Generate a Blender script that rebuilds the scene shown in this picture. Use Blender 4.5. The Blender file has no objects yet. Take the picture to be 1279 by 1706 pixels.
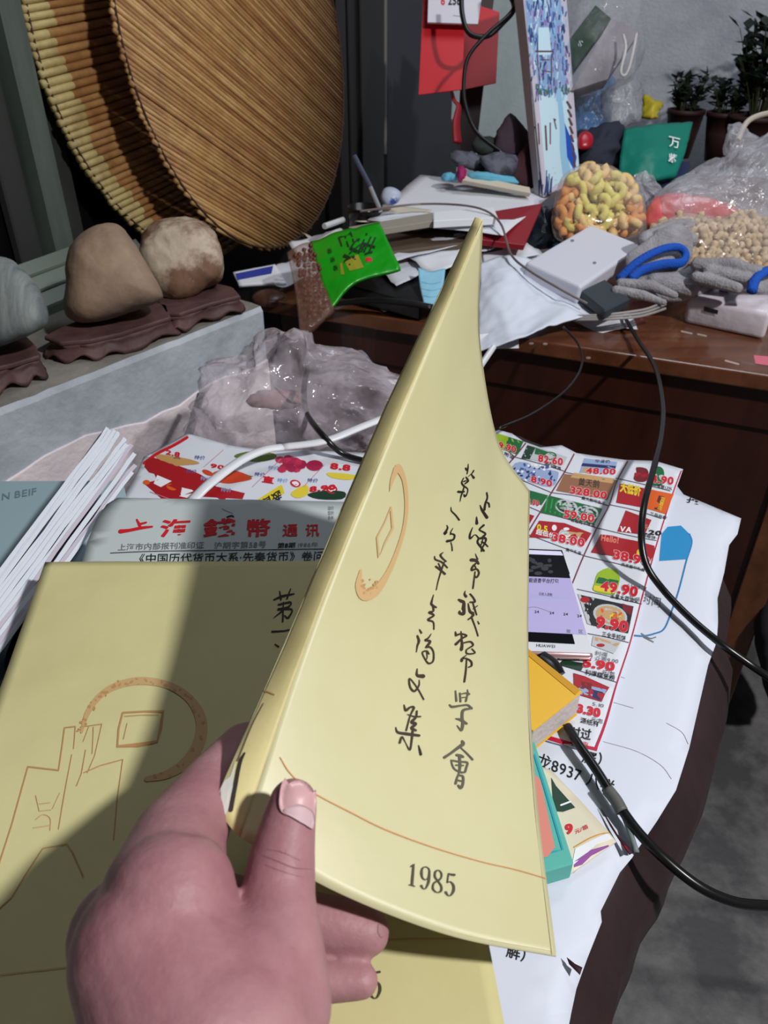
import bpy, bmesh, math, random
import numpy as np
from mathutils import Vector, noise
from mathutils.bvhtree import BVHTree
R_ = random.Random(7)
sc = bpy.context.scene
COL = sc.collection
# ------------------------------------------------------------------ camera
FPX = 1281.0; CX, CY = 639.5, 853.0
PITCH = math.radians(34)
CAM = Vector((0, 0, 1.25))
FW = Vector((0, math.cos(PITCH), -math.sin(PITCH)))
UP = Vector((0, math.sin(PITCH), math.cos(PITCH)))
RT = Vector((1, 0, 0))
cd = bpy.data.cameras.new('camera'); cam = bpy.data.objects.new('camera', cd); COL.objects.link(cam)
cam.location = CAM; cam.rotation_euler = (math.pi / 2 - PITCH, 0, 0)
cd.sensor_fit = 'VERTICAL'; cd.sensor_height = 24; cd.lens = FPX / 1706 * 24; cd.clip_start = 0.01
sc.camera = cam
cd.dof.use_dof = True; cd.dof.focus_distance = .5; cd.dof.aperture_fstop = 13
# ------------------------------------------------------------------ light
w = bpy.data.worlds.new('world'); sc.world = w; w.use_nodes = True
w.node_tree.nodes['Background'].inputs[0].default_value = (0.68, 0.70, 0.76, 1)
w.node_tree.nodes['Background'].inputs[1].default_value = 0.105
def lamp(name, loc, target, size, energy, color):
    l = bpy.data.lights.new(name, 'AREA'); l.shape = 'DISK'; l.size = size; l.energy = energy; l.color = color
    o = bpy.data.objects.new(name, l); COL.objects.link(o); o.location = loc
    o.rotation_euler = (Vector(target) - Vector(loc)).to_track_quat('-Z', 'Y').to_euler()
    return o
lamp('ceiling_or_fill_lamp', (1.27, -0.45, 2.59), (0.15, 0.8, 0.8), 0.13, 51, (1.0, 0.985, 0.97))
lamp('ceiling_or_fill_lamp', (0.7, 1.7, 2.6), (0.4, 2.1, 0.8), 0.8, 11, (0.86, 0.92, 1.0))  # added fill light that brightens the background, no such lamp seen
vs = sc.view_settings
vs.view_transform = 'Standard'; vs.look = 'None'; vs.gamma = 1; vs.use_curve_mapping = False; vs.exposure = 0.0

# ------------------------------------------------------------------ helpers
def D(u, v, d):
    return CAM + RT * ((u - CX) / FPX * d) - UP * ((v - CY) / FPX * d) + FW * d
def W(u, v, z):
    r = D(u, v, 1) - CAM
    return CAM + r * ((z - CAM.z) / r.z)
def lin(c):
    return tuple(((x / 255) / 12.92 if x / 255 <= .04045 else ((x / 255 + .055) / 1.055) ** 2.4) for x in c)
MATS = {}
def mat(name, rgb, rough=.6, metal=0, spec=.4, mix=None, bump=None, coat=0, emit=0, sss=0, wood=None, coords='Object'):
    """rgb in sRGB 0-255; mix=(rgb2, scale, lo, hi); bump=(scale, strength); wood=(rgb2, stretch vec, scale)"""
    if name in MATS: return MATS[name]
    m = bpy.data.materials.new(name); m.use_nodes = True; nt = m.node_tree; b = nt.nodes['Principled BSDF']
    c = lin(rgb) + (1,)
    b.inputs['Base Color'].default_value = c
    b.inputs['Roughness'].default_value = rough; b.inputs['Metallic'].default_value = metal
    b.inputs['Specular IOR Level'].default_value = spec
    b.inputs['Coat Weight'].default_value = coat
    if emit:
        b.inputs['Emission Color'].default_value = c; b.inputs['Emission Strength'].default_value = emit
    if sss:
        b.inputs['Subsurface Weight'].default_value = sss
        b.inputs['Subsurface Radius'].default_value = (.008, .003, .0015); b.inputs['Subsurface Scale'].default_value = 1
    tc = nt.nodes.new('ShaderNodeTexCoord')
    if mix:
        rgb2, s, lo, hi = mix[:4]
        mp = nt.nodes.new('ShaderNodeMapping'); nt.links.new(tc.outputs[coords], mp.inputs[0])
        if len(mix) > 4: mp.inputs['Scale'].default_value = mix[4]
        if len(mix) > 5: mp.inputs['Rotation'].default_value = mix[5]
        n = nt.nodes.new('ShaderNodeTexNoise'); n.inputs['Scale'].default_value = s; n.inputs['Detail'].default_value = 8
        n.inputs['Roughness'].default_value = .65
        nt.links.new(mp.outputs[0], n.inputs['Vector'])
        r = nt.nodes.new('ShaderNodeValToRGB'); nt.links.new(n.outputs[0], r.inputs[0])
        r.color_ramp.elements[0].position = lo; r.color_ramp.elements[1].position = hi
        r.color_ramp.elements[0].color = c; r.color_ramp.elements[1].color = lin(rgb2) + (1,)
        nt.links.new(r.outputs[0], b.inputs['Base Color'])
    if bump:
        n2 = nt.nodes.new('ShaderNodeTexNoise'); n2.inputs['Scale'].default_value = bump[0]; n2.inputs['Detail'].default_value = 6
        nt.links.new(tc.outputs[coords], n2.inputs['Vector'])
        bp = nt.nodes.new('ShaderNodeBump'); bp.inputs['Strength'].default_value = bump[1]; bp.inputs['Distance'].default_value = .003
        nt.links.new(n2.outputs[0], bp.inputs['Height']); nt.links.new(bp.outputs[0], b.inputs['Normal'])
    MATS[name] = m
    return m
def film(name, rgb, haze=.25, rough=.15, edge=.5, bump=(40, .6), patchy=0.0):
    """thin transparent plastic film: clear where faced, milky in patches, glossy"""
    if name in MATS: return MATS[name]
    m = bpy.data.materials.new(name); m.use_nodes = True; nt = m.node_tree; b = nt.nodes['Principled BSDF']
    b.inputs['Base Color'].default_value = lin(rgb) + (1,); b.inputs['Roughness'].default_value = rough
    b.inputs['Specular IOR Level'].default_value = .9; b.inputs['Coat Weight'].default_value = .6; b.inputs['Coat Roughness'].default_value = .06
    t = nt.nodes.new('ShaderNodeBsdfTransparent'); mx = nt.nodes.new('ShaderNodeMixShader')
    lw = nt.nodes.new('ShaderNodeLayerWeight'); lw.inputs[0].default_value = .35
    ma = nt.nodes.new('ShaderNodeMath'); ma.operation = 'MULTIPLY_ADD'; ma.use_clamp = True
    ma.inputs[1].default_value = edge; ma.inputs[2].default_value = haze
    nt.links.new(lw.outputs['Facing'], ma.inputs[0])
    tc = nt.nodes.new('ShaderNodeTexCoord')
    n = nt.nodes.new('ShaderNodeTexNoise'); n.inputs['Scale'].default_value = bump[0]; n.inputs['Detail'].default_value = 3
    nt.links.new(tc.outputs['Object'], n.inputs['Vector'])
    bp = nt.nodes.new('ShaderNodeBump'); bp.inputs['Strength'].default_value = bump[1]; bp.inputs['Distance'].default_value = .02
    nt.links.new(n.outputs[0], bp.inputs['Height']); nt.links.new(bp.outputs[0], b.inputs['Normal'])
    fac = ma.outputs[0]
    if patchy:
        n2 = nt.nodes.new('ShaderNodeTexNoise'); n2.inputs['Scale'].default_value = 14; n2.inputs['Detail'].default_value = 4
        nt.links.new(tc.outputs['Object'], n2.inputs['Vector'])
        m2 = nt.nodes.new('ShaderNodeMath'); m2.operation = 'MULTIPLY_ADD'; m2.inputs[1].default_value = patchy * 2; m2.inputs[2].default_value = -patchy
        nt.links.new(n2.outputs[0], m2.inputs[0])
        m3 = nt.nodes.new('ShaderNodeMath'); m3.operation = 'ADD'; m3.use_clamp = True
        nt.links.new(m2.outputs[0], m3.inputs[0]); nt.links.new(fac, m3.inputs[1]); fac = m3.outputs[0]
    nt.links.new(fac, mx.inputs[0]); nt.links.new(t.outputs[0], mx.inputs[1]); nt.links.new(b.outputs[0], mx.inputs[2])
    nt.links.new(mx.outputs[0], nt.nodes['Material Output'].inputs[0])
    MATS[name] = m
    return m
def tag(o, label=None, cat=None, group=None, kind=None):
    if label: o['label'] = label
    if cat: o['category'] = cat
    if group: o['group'] = group
    if kind: o['kind'] = kind
    return o
def thing(name, loc, label, cat, group=None):
    o = bpy.data.objects.new(name, None); COL.objects.link(o); o.location = loc; o.empty_display_size = .02
    return tag(o, label, cat, group)
def flat_tri(V, F, fm):
    # split the quads that are not flat, so that prints laid on them follow the same surface
    G = []; M = []
    for k, f in enumerate(F):
        if len(f) == 4:
            a, b, c, d = (V[i] for i in f); n = (b - a).cross(c - a)
            if n.length > 1e-12 and abs((d - a).dot(n.normalized())) > 2e-5:
                G += [(f[0], f[1], f[2]), (f[0], f[2], f[3])]; M += [fm[k]] * 2 if fm else []; continue
        G.append(tuple(f)); M += [fm[k]] if fm else []
    return G, (M if fm else None)
def mk(name, V, F, mats, parent=None, fm=None, smooth=False, label=None, cat=None, group=None, kind=None):
    me = bpy.data.meshes.new(name)
    V = [Vector(p) for p in V]; F, fm = flat_tri(V, F, fm)
    if parent is None:
        org = sum(V, Vector()) / len(V); org.z = min(p.z for p in V)
    else:
        org = Vector(parent['_org']) if '_org' in parent else Vector(parent.location)
    me.from_pydata([tuple(p - org) for p in V], [], [tuple(f) for f in F])
    for m in (mats if isinstance(mats, (list, tuple)) else [mats]): me.materials.append(m)
    if fm: me.polygons.foreach_set('material_index', fm)
    if smooth: me.polygons.foreach_set('use_smooth', [True] * len(me.polygons))
    me.update()
    o = bpy.data.objects.new(name, me); COL.objects.link(o)
    if parent is None:
        o.location = org
    else:
        o.parent = parent
        if parent.type == 'MESH': pass
    ORG[o.name] = org
    GEO[o.name] = (V, F)
    return tag(o, label, cat, group, kind)
ORG = {}; GEO = {}
def child(name, V, F, mats, parent, **k):
    """child of a mesh or empty, in world coordinates"""
    org = ORG.get(parent.name, Vector(parent.location))
    me = bpy.data.meshes.new(name); V = [Vector(p) for p in V]; F, k['fm'] = flat_tri(V, F, k.get('fm'))
    me.from_pydata([tuple(p - org) for p in V], [], [tuple(f) for f in F])
    for m in (mats if isinstance(mats, (list, tuple)) else [mats]): me.materials.append(m)
    if k.get('fm'): me.polygons.foreach_set('material_index', k['fm'])
    if k.get('smooth'): me.polygons.foreach_set('use_smooth', [True] * len(me.polygons))
    me.update()
    o = bpy.data.objects.new(name, me); COL.objects.link(o); o.parent = parent
    ORG[o.name] = org; GEO[o.name] = (V, F)
    return tag(o, k.get('label'), None, None, k.get('kind'))
def add(name, VF, mats, parent=None, **k):
    V, F = VF
    return child(name, V, F, mats, parent, **k) if parent is not None else mk(name, V, F, mats, **k)
def join(*parts):
    V = []; F = []
    for v, f in parts:
        n = len(V); V += list(v); F += [tuple(i + n for i in q) for q in f]
    return V, F
def bev(VF, w, seg=2):
    V, F = VF
    bm = bmesh.new(); vs_ = [bm.verts.new(p) for p in V]
    for f in F:
        try: bm.faces.new([vs_[i] for i in f])
        except ValueError: pass
    bmesh.ops.recalc_face_normals(bm, faces=bm.faces)
    es = [e for e in bm.edges if len(e.link_faces) == 2 and e.calc_face_angle(0) > .5]
    bmesh.ops.bevel(bm, geom=es, offset=w, segments=seg, affect='EDGES', profile=.5)
    bm.verts.index_update()
    out = ([v.co.copy() for v in bm.verts], [tuple(v.index for v in f.verts) for f in bm.faces])
    bm.free(); return out
def box4(face, off):
    """box from a 4-point face (a,b,c,d) extruded by vector off"""
    V = [Vector(p) for p in face] + [Vector(p) + Vector(off) for p in face]
    return V, [(0, 1, 2, 3), (7, 6, 5, 4), (0, 4, 5, 1), (1, 5, 6, 2), (2, 6, 7, 3), (3, 7, 4, 0)]
def nrm4(f): return (f[1] - f[0]).cross(f[3] - f[0]).normalized()
def prism(pts, off, jit=0):
    n = len(pts); V = [Vector(p) for p in pts] + [Vector(p) + Vector(off) for p in pts]
    F = [tuple(range(n)), tuple(range(2 * n - 1, n - 1, -1))] + [(i, i + n, (i + 1) % n + n, (i + 1) % n) for i in range(n)]
    return V, F
def catmull(P, n=8, closed=False):
    P = [Vector(p) for p in P]; out = []; N = len(P)
    for i in range(N if closed else N - 1):
        p1, p2 = P[i], P[(i + 1) % N]
        p0 = P[(i - 1) % N] if (closed or i > 0) else p1 * 2 - p2
        p3 = P[(i + 2) % N] if (closed or i + 2 < N) else p2 * 2 - p1
        for k in range(n):
            t = k / n
            out.append(.5 * ((2 * p1) + (p2 - p0) * t + (2 * p0 - 5 * p1 + 4 * p2 - p3) * t * t + (3 * p1 - p0 - 3 * p2 + p3) * t ** 3))
    if not closed: out.append(P[-1].copy())
    return out
def tube(P, r, n=8, cap=True, smooth_n=6, flat=1.0):
    """r number or list per control point"""
    if smooth_n > 1:
        rr = r if isinstance(r, (list, tuple)) else [r] * len(P)
        Q = catmull(P, smooth_n); RR = []
        for i in range(len(P) - 1): RR += [rr[i] + (rr[i + 1] - rr[i]) * k / smooth_n for k in range(smooth_n)]
        RR.append(rr[-1])
    else:
        Q = [Vector(p) for p in P]; RR = r if isinstance(r, (list, tuple)) else [r] * len(P)
    V = []; F = []; prev = None
    for i, p in enumerate(Q):
        t = (Q[min(i + 1, len(Q) - 1)] - Q[max(i - 1, 0)])
        t = t.normalized() if t.length > 1e-9 else Vector((0, 0, 1))
        if prev is None:
            a = t.cross(Vector((0, 0, 1))); a = a.normalized() if a.length > 1e-3 else t.cross(Vector((1, 0, 0))).normalized()
        else:
            a = prev - t * prev.dot(t); a.normalize()
        prev = a; b = t.cross(a)
        for k in range(n):
            th = 2 * math.pi * k / n
            V.append(p + a * math.cos(th) * RR[i] + b * math.sin(th) * RR[i] * flat)
    for i in range(len(Q) - 1):
        for k in range(n):
            F.append((i * n + k, i * n + (k + 1) % n, (i + 1) * n + (k + 1) % n, (i + 1) * n + k))
    if cap:
        F.append(tuple(range(n - 1, -1, -1))); F.append(tuple(range((len(Q) - 1) * n, len(Q) * n)))
    return V, F
class Surf:
    """smooth surface through a grid of world points, rows v=0..1, columns u=0..1"""
    def __init__(s, grid): s.g = [[Vector(p) for p in row] for row in grid]
    def _i(s, P, t):
        N = len(P)
        if N == 2: return P[0].lerp(P[1], t)
        x = min(max(t, 0), 1) * (N - 1); i = min(int(x), N - 2); f = x - i
        p1, p2 = P[i], P[i + 1]; p0 = P[i - 1] if i > 0 else p1 * 2 - p2; p3 = P[i + 2] if i + 2 < N else p2 * 2 - p1
        return .5 * ((2 * p1) + (p2 - p0) * f + (2 * p0 - 5 * p1 + 4 * p2 - p3) * f * f + (3 * p1 - p0 - 3 * p2 + p3) * f ** 3)
    def __call__(s, u, v): return s._i([s._i(r, u) for r in s.g], v)
def shell(S, nu, nv, th, wr=0, ws=20, seed=0, both=True, edge=0):
    """closed thin sheet on surface S; wr = wrinkle height"""
    T = []
    for j in range(nv + 1):
        for i in range(nu + 1):
            T.append(S(i / nu, j / nv))
    N = []
    for j in range(nv + 1):
        for i in range(nu + 1):
            a = T[j * (nu + 1) + min(i + 1, nu)] - T[j * (nu + 1) + max(i - 1, 0)]
            b = T[min(j + 1, nv) * (nu + 1) + i] - T[max(j - 1, 0) * (nu + 1) + i]
            n = a.cross(b); n = n.normalized() if n.length > 1e-12 else Vector((0, 0, 1)); N.append(n)
    if wr:
        for k, p in enumerate(T):
            h = noise.fractal(p * ws + Vector((seed, seed * .7, 0)), .9, 2.1, 3)
            T[k] = p + N[k] * wr * h
    if edge:
        for k, p in enumerate(T):
            i, j = k % (nu + 1), k // (nu + 1)
            if i in (0, nu) or j in (0, nv):
                T[k] = p + Vector((noise.noise(p * 60 + Vector((3, seed, 0))), noise.noise(p * 60 + Vector((9, seed, 5))), 0)) * edge
    m = len(T); V = T + [T[k] - N[k] * th for k in range(m)]; F = []
    idx = lambda i, j: j * (nu + 1) + i
    for j in range(nv):
        for i in range(nu):
            F.append((idx(i, j), idx(i + 1, j), idx(i + 1, j + 1), idx(i, j + 1)))
            F.append((m + idx(i, j), m + idx(i, j + 1), m + idx(i + 1, j + 1), m + idx(i + 1, j)))
    for i in range(nu):
        F.append((idx(i, 0), m + idx(i, 0), m + idx(i + 1, 0), idx(i + 1, 0)))
        F.append((idx(i, nv), idx(i + 1, nv), m + idx(i + 1, nv), m + idx(i, nv)))
    for j in range(nv):
        F.append((idx(0, j), idx(0, j + 1), m + idx(0, j + 1), m + idx(0, j)))
        F.append((idx(nu, j), m + idx(nu, j), m + idx(nu, j + 1), idx(nu, j + 1)))
    return V, F
def quadS(a, b, c, d):
    """a=u0v0 b=u1v0 c=u1v1 d=u0v1"""
    return Surf([[a, b], [d, c]])
def lump(px, d, th, n=9, m=None, amp=0, fr=10, pw=.55, seed=0, ridge=False, sm=5):
    """solid stone/bag: smooth outline given in the picture at depth d, th = half thickness"""
    O = catmull([Vector((a, b, 0)) for a, b in px], sm, closed=True)
    O = [D(p.x, p.y, d) for p in O]; c = sum(O, Vector()) / len(O); ax = (c - CAM).normalized()
    V = []; F = []; k = len(O)
    for i in range(n):
        ph = math.radians(-86 + 172 * i / (n - 1)); s = math.cos(ph) ** pw; t = math.sin(ph)
        for p in O: V.append(c + (p - c) * s + ax * (t * th))
    for i in range(n - 1):
        for j in range(k): F.append((i * k + j, i * k + (j + 1) % k, (i + 1) * k + (j + 1) % k, (i + 1) * k + j))
    F.append(tuple(range(k - 1, -1, -1))); F.append(tuple(range((n - 1) * k, n * k)))
    if amp: V = rough_(V, c, amp, fr, seed, ridge)
    return V, F
def rough_(V, c, amp, fr, seed=0, ridge=False):
    out = []
    for p in V:
        q = p * fr + Vector((seed * 3.1, seed * 1.7, seed))
        h = noise.fractal(q, .8, 2.2, 4)
        if ridge: h = .6 - 2.2 * abs(noise.noise(q)) - 1.1 * abs(noise.noise(q * 2.3))
        dd = (p - c); dd = dd.normalized() if dd.length > 1e-9 else Vector((0, 0, 1))
        out.append(p + dd * amp * h)
    return out
def ico(c, r, sub=3, sc_=(1, 1, 1)):
    bm = bmesh.new(); bmesh.ops.create_icosphere(bm, subdivisions=sub, radius=1)
    V = [Vector(c) + Vector((v.co.x * sc_[0], v.co.y * sc_[1], v.co.z * sc_[2])) * r for v in bm.verts]
    bm.verts.index_update(); F = [tuple(v.index for v in f.verts) for f in bm.faces]; bm.free(); return V, F
def remesh(VF, voxel, smooth=8, fac=.5):
    """one continuous skin around overlapping solids"""
    me = bpy.data.meshes.new('tmp'); me.from_pydata([tuple(p) for p in VF[0]], [], VF[1]); o = bpy.data.objects.new('tmp', me); COL.objects.link(o)
    r = o.modifiers.new('r', 'REMESH'); r.mode = 'VOXEL'; r.voxel_size = voxel; r.adaptivity = 0
    s = o.modifiers.new('s', 'SMOOTH'); s.iterations = smooth; s.factor = fac
    dg = bpy.context.evaluated_depsgraph_get(); m2 = o.evaluated_get(dg).to_mesh()
    out = ([v.co.copy() for v in m2.vertices], [tuple(p.vertices) for p in m2.polygons])
    o.evaluated_get(dg).to_mesh_clear(); bpy.data.objects.remove(o); bpy.data.meshes.remove(me)
    return out
def cone(a, b, ra, rb, n=20):
    """tapered capsule"""
    a, b = Vector(a), Vector(b); V = []; F = []; t = (b - a); L = t.length; t.normalize()
    x = t.cross(Vector((.3, .5, .8))).normalized(); y = t.cross(x); rings = []
    for k in range(1, 6): ph = math.pi / 2 * (1 - k / 5); rings.append((a - t * ra * math.sin(ph), ra * math.cos(ph)))
    for k in range(0, 5): ph = math.pi / 2 * k / 5; rings.append((b + t * rb * math.sin(ph), rb * math.cos(ph)))
    for c, r in rings:
        for k in range(n): th = 2 * math.pi * k / n; V.append(c + (x * math.cos(th) + y * math.sin(th)) * r)
    for i in range(len(rings) - 1):
        for k in range(n): F.append((i * n + k, i * n + (k + 1) % n, (i + 1) * n + (k + 1) % n, (i + 1) * n + k))
    F.append(tuple(range(n - 1, -1, -1))); F.append(tuple(range((len(rings) - 1) * n, len(rings) * n)))
    return V, F
# ---------------------------------------------------------------- printing on surfaces
_fc = bpy.data.curves.new('glyphs', 'FONT'); _fo = bpy.data.objects.new('glyphs', _fc); COL.objects.link(_fo); _fc.resolution_u = 3
GL = {}
def glyph(ch, bold=0):
    k = (ch, bold)
    if k in GL: return GL[k]
    _fc.body = ch; _fc.offset = bold; bpy.context.view_layer.update()
    dg = bpy.context.evaluated_depsgraph_get(); m = _fo.evaluated_get(dg).to_mesh()
    V = [(v.co.x, v.co.y) for v in m.vertices]; F = [tuple(p.vertices) for p in m.polygons]
    _fo.evaluated_get(dg).to_mesh_clear()
    adv = 1.0 if ord(ch) > 0x2000 else (max((x for x, y in V), default=.2) + .07 if ch != ' ' else .3)
    GL[k] = (V, F, adv); return GL[k]
def text2d(s, bold=0, track=0):
    V = []; F = []; x = 0
    for ch in s:
        v, f, a = glyph(ch, bold)
        n = len(V); V += [(p[0] + x, p[1]) for p in v]; F += [tuple(i + n for i in q) for q in f]; x += a + track
    return V, F, max(x - track, .01)
class Print:
    def __init__(s, obj, off=.0003):
        s.o = obj; V, F = GEO[obj.name]; s.bvh = BVHTree.FromPolygons(V, F); s.V = []; s.F = []; s.fm = []; s.m = []; s.off = off; s.n = 0
    def hit(s, u, v, off):
        dr = (D(u, v, 1) - CAM).normalized(); h, n, i, d = s.bvh.ray_cast(CAM, dr)
        if h is None: return None
        if n.dot(dr) > 0: n = -n
        return h + n * off
    def mi(s, m):
        if m not in s.m: s.m.append(m)
        return s.m.index(m)
    def raw(s, P, F, m, alt=None):
        s.n += 1; off = s.off + s.n * 6e-7
        H = [s.hit(p[0], p[1], off) for p in P]; idx = {}
        if alt: H = [h if h is not None else s.hit(alt[i][0], alt[i][1], off) for i, h in enumerate(H)]
        for f in F:
            if any(H[i] is None for i in f): continue
            q = []
            for i in f:
                if i not in idx: idx[i] = len(s.V); s.V.append(H[i])
                q.append(idx[i])
            s.F.append(tuple(q)); s.fm.append(s.mi(m))
    def quad(s, a, b, c, d, m, nu=6, nv=4):
        P = []; F = []
        for j in range(nv + 1):
            for i in range(nu + 1):
                u, v = i / nu, j / nv
                P.append(tuple((a[k] * (1 - u) + b[k] * u) * (1 - v) + (d[k] * (1 - u) + c[k] * u) * v for k in (0, 1)))
        for j in range(nv):
            for i in range(nu):
                k = j * (nu + 1) + i; F.append((k, k + 1, k + nu + 2, k + nu + 1))
        s.raw(P, F, m)
    def poly(s, pts, m, smooth=0, rings=3):
        if smooth: pts = [(p.x, p.y) for p in catmull([Vector((a, b, 0)) for a, b in pts], smooth, closed=True)]
        n = len(pts); cx = sum(p[0] for p in pts) / n; cy = sum(p[1] for p in pts) / n
        P = [(cx, cy)]; F = []
        for r in range(1, rings + 1):
            t = r / rings; P += [(cx + (x - cx) * t, cy + (y - cy) * t) for x, y in pts]
        for i in range(n): F.append((0, 1 + i, 1 + (i + 1) % n))
        for r in range(rings - 1):
            for i in range(n): F.append((1 + r * n + i, 1 + (r + 1) * n + i, 1 + (r + 1) * n + (i + 1) % n, 1 + r * n + (i + 1) % n))
        s.raw(P, F, m)
    def ell(s, cx, cy, rx, ry, m, rot=0, n=20):
        c, q = math.cos(rot), math.sin(rot)
        s.poly([(cx + rx * math.cos(t) * c - ry * math.sin(t) * q, cy + rx * math.cos(t) * q + ry * math.sin(t) * c) for t in [2 * math.pi * k / n for k in range(n)]], m, rings=2)
    def stroke(s, pts, wd, m, sm=5, closed=False):
        ws = wd if isinstance(wd, (list, tuple)) else [wd] * len(pts)
        if closed: pts = list(pts) + [pts[0]]; ws = list(ws) + [ws[0]]
        Q = catmull([Vector((a, b, 0)) for a, b in pts], sm) if sm > 1 else [Vector((a, b, 0)) for a, b in pts]
        WW = []
        for i in range(len(pts) - 1): WW += [ws[i] + (ws[i + 1] - ws[i]) * k / max(sm, 1) for k in range(max(sm, 1))]
        WW.append(ws[-1]); P = []; F = []; A = []
        t0 = (Q[1] - Q[0]).normalized(); t1 = (Q[-1] - Q[-2]).normalized()
        Q = [Q[0] - t0 * WW[0] * .4] + Q + [Q[-1] + t1 * WW[-1] * .4]; WW = [WW[0] * .45] + WW + [WW[-1] * .45]
        for i, q in enumerate(Q):
            t = Q[min(i + 1, len(Q) - 1)] - Q[max(i - 1, 0)]; t = t.normalized() if t.length > 1e-6 else Vector((1, 0, 0))
            n = Vector((-t.y, t.x, 0)) * WW[i] / 2; P += [(q.x + n.x, q.y + n.y), (q.x - n.x, q.y - n.y)]; A += [(q.x, q.y)] * 2
        for i in range(len(Q) - 1): F.append((2 * i, 2 * i + 1, 2 * i + 3, 2 * i + 2))
        s.raw(P, F, m, A)
    def year(s, t, p0, p1, up, m, w_=1.0):
        """old-style serif digits drawn as strokes; box 0..1 wide per digit, 0..1 high"""
        D_ = {'1': [([(.30, .82), (.5, .97), (.5, .5), (.5, .04)], [2.2, 3.6, 4.4, 4.4], 1), ([(.28, .02), (.5, .03), (.72, .02)], 2.2, 1)],
              '9': [([(.8, .68), (.76, .9), (.5, .98), (.22, .88), (.18, .66), (.28, .48), (.5, .42), (.72, .52), (.8, .68)], [4, 2.6, 2, 3, 4.4, 3, 2, 2.6, 4], 5), ([(.8, .68), (.78, .35), (.6, .06), (.4, .02), (.24, .12)], [4, 4.4, 2.4, 2, 4.4], 5)],
              '8': [([(.5, .52), (.26, .66), (.26, .88), (.5, .98), (.74, .88), (.74, .68), (.5, .52), (.2, .36), (.18, .12), (.5, .01), (.82, .12), (.8, .34), (.5, .52)], [3, 3.6, 3.4, 2, 3, 3, 3.6, 3, 3.6, 2, 3.8, 3.4, 3], 4)],
              '5': [([(.78, .96), (.5, .94), (.3, .95)], [4.4, 3.6, 2.4], 3), ([(.3, .95), (.26, .56)], 2.4, 1), ([(.26, .54), (.5, .62), (.76, .5), (.8, .28), (.62, .05), (.4, .01), (.2, .12)], [1.6, 2.4, 4, 4.8, 2.6, 2, 4.6], 5)]}
        n = len(t)
        for k, ch in enumerate(t):
            for q, wd, sm in D_[ch]:
                q = [(p0[0] + (p1[0] - p0[0]) * (k + x) / n + up[0] * y, p0[1] + (p1[1] - p0[1]) * (k + x) / n + up[1] * y) for x, y in q]
                s.stroke(q, [x * w_ for x in wd] if isinstance(wd, list) else wd * w_, m, sm=sm)
    def text(s, t, p0, p1, up, m, bold=0, track=0):
        """baseline from p0 to p1, up = picture vector of one em"""
        V, F, wd = text2d(t, min(bold, .008 if any(ord(c) > 0x2000 for c in t) else .022), track)
        sh = [(0, 0)] if bold <= .012 else [(a * bold * .55, b * bold * .55) for a in (-1, 0, 1) for b in (-1, 0, 1) if a or b or 1]
        keep = s.off; s.off += .00006 if m is not RED else .0001
        for dx, dy in sh:
            P = [(p0[0] + (p1[0] - p0[0]) * (x + dx) / wd + up[0] * (y + dy), p0[1] + (p1[1] - p0[1]) * (x + dx) / wd + up[1] * (y + dy)) for x, y in V]
            s.raw(P, F, m)
        s.off = keep
    def build(s, name='print'):
        if not s.F: return None
        return child(name, s.V, s.F, s.m, s.o, fm=s.fm)
INK = mat('black_ink', (28, 26, 26), .7)
RED = mat('red_ink', (205, 22, 40), .45)
WHT = mat('white_ink', (238, 240, 245), .5)
GRY = mat('grey_ink', (120, 122, 128), .6)
def ink(name, rgb, rough=.45): return mat(name, rgb, rough)

# =================================================================== SETTING
E1 = Vector((.918, -.397, 0)); E2 = Vector((.403, .915, 0)).normalized()
NL = Vector((-E2.y, E2.x, 0))          # from the room towards the left wall
F0 = W(0, 683, .8)
concrete_floor = mat('concrete_floor', (74, 73, 75), .5, mix=((136, 135, 134), 8, .42, .8), bump=(60, .4))
V, F = box4([(-2, -1.5, 0), (3.5, -1.5, 0), (3.5, 4, 0), (-2, 4, 0)], (0, 0, -.05))
add('floor', (V, F), concrete_floor, kind='structure')
plaster = mat('pink_plaster', (236, 224, 228), .9, mix=((206, 196, 204), 9, .42, .75), bump=(120, .5))
cement = mat('grey_cement', (188, 194, 204), .85, mix=((140, 146, 156), 7, .35, .7), bump=(70, .6))
cement_top = mat('dusty_cement_top', (140, 136, 128), .9, mix=((104, 102, 98), 12, .35, .7), bump=(80, .5))
grey_wall = mat('grey_white_wall', (208, 210, 220), .9, mix=((178, 181, 194), 6, .4, .7), bump=(90, 1.0))
def along(t, off, z): p = F0 + E2 * t + NL * off; return Vector((p.x, p.y, z))
SP_ = W(440, 510, .8); ES = (SP_ - F0).normalized(); NS = Vector((-ES.y, ES.x, 0)); SILL_END = (SP_ - F0).length
def alongs(t, off, z): p = F0 + ES * t + NS * off; return Vector((p.x, p.y, z))
# wall below the sill, its plaster standing proud with an uneven top line
Vw = []; Fw = []
n = 60; t0, t1 = -1.6, SILL_END
for i in range(n + 1):
    t = t0 + (t1 - t0) * i / n
    zt = .705 + .022 * noise.noise(Vector((t * 6, 0, 0))) + .008 * noise.noise(Vector((t * 22, 4, 0)))
    Vw += [alongs(t, 0, 0), alongs(t, .002, zt - .004), alongs(t, .016, zt), alongs(t, .44, zt), alongs(t, .44, 0)]
for i in range(n):
    a = i * 5; b = a + 5
    for k in range(5): Fw.append((a + k, b + k, b + (k + 1) % 5, a + (k + 1) % 5))
Fw += [(0, 1, 2, 3, 4), tuple(n * 5 + k for k in (4, 3, 2, 1, 0))]
add('wall_left', (Vw, Fw), plaster, kind='structure')
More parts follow.
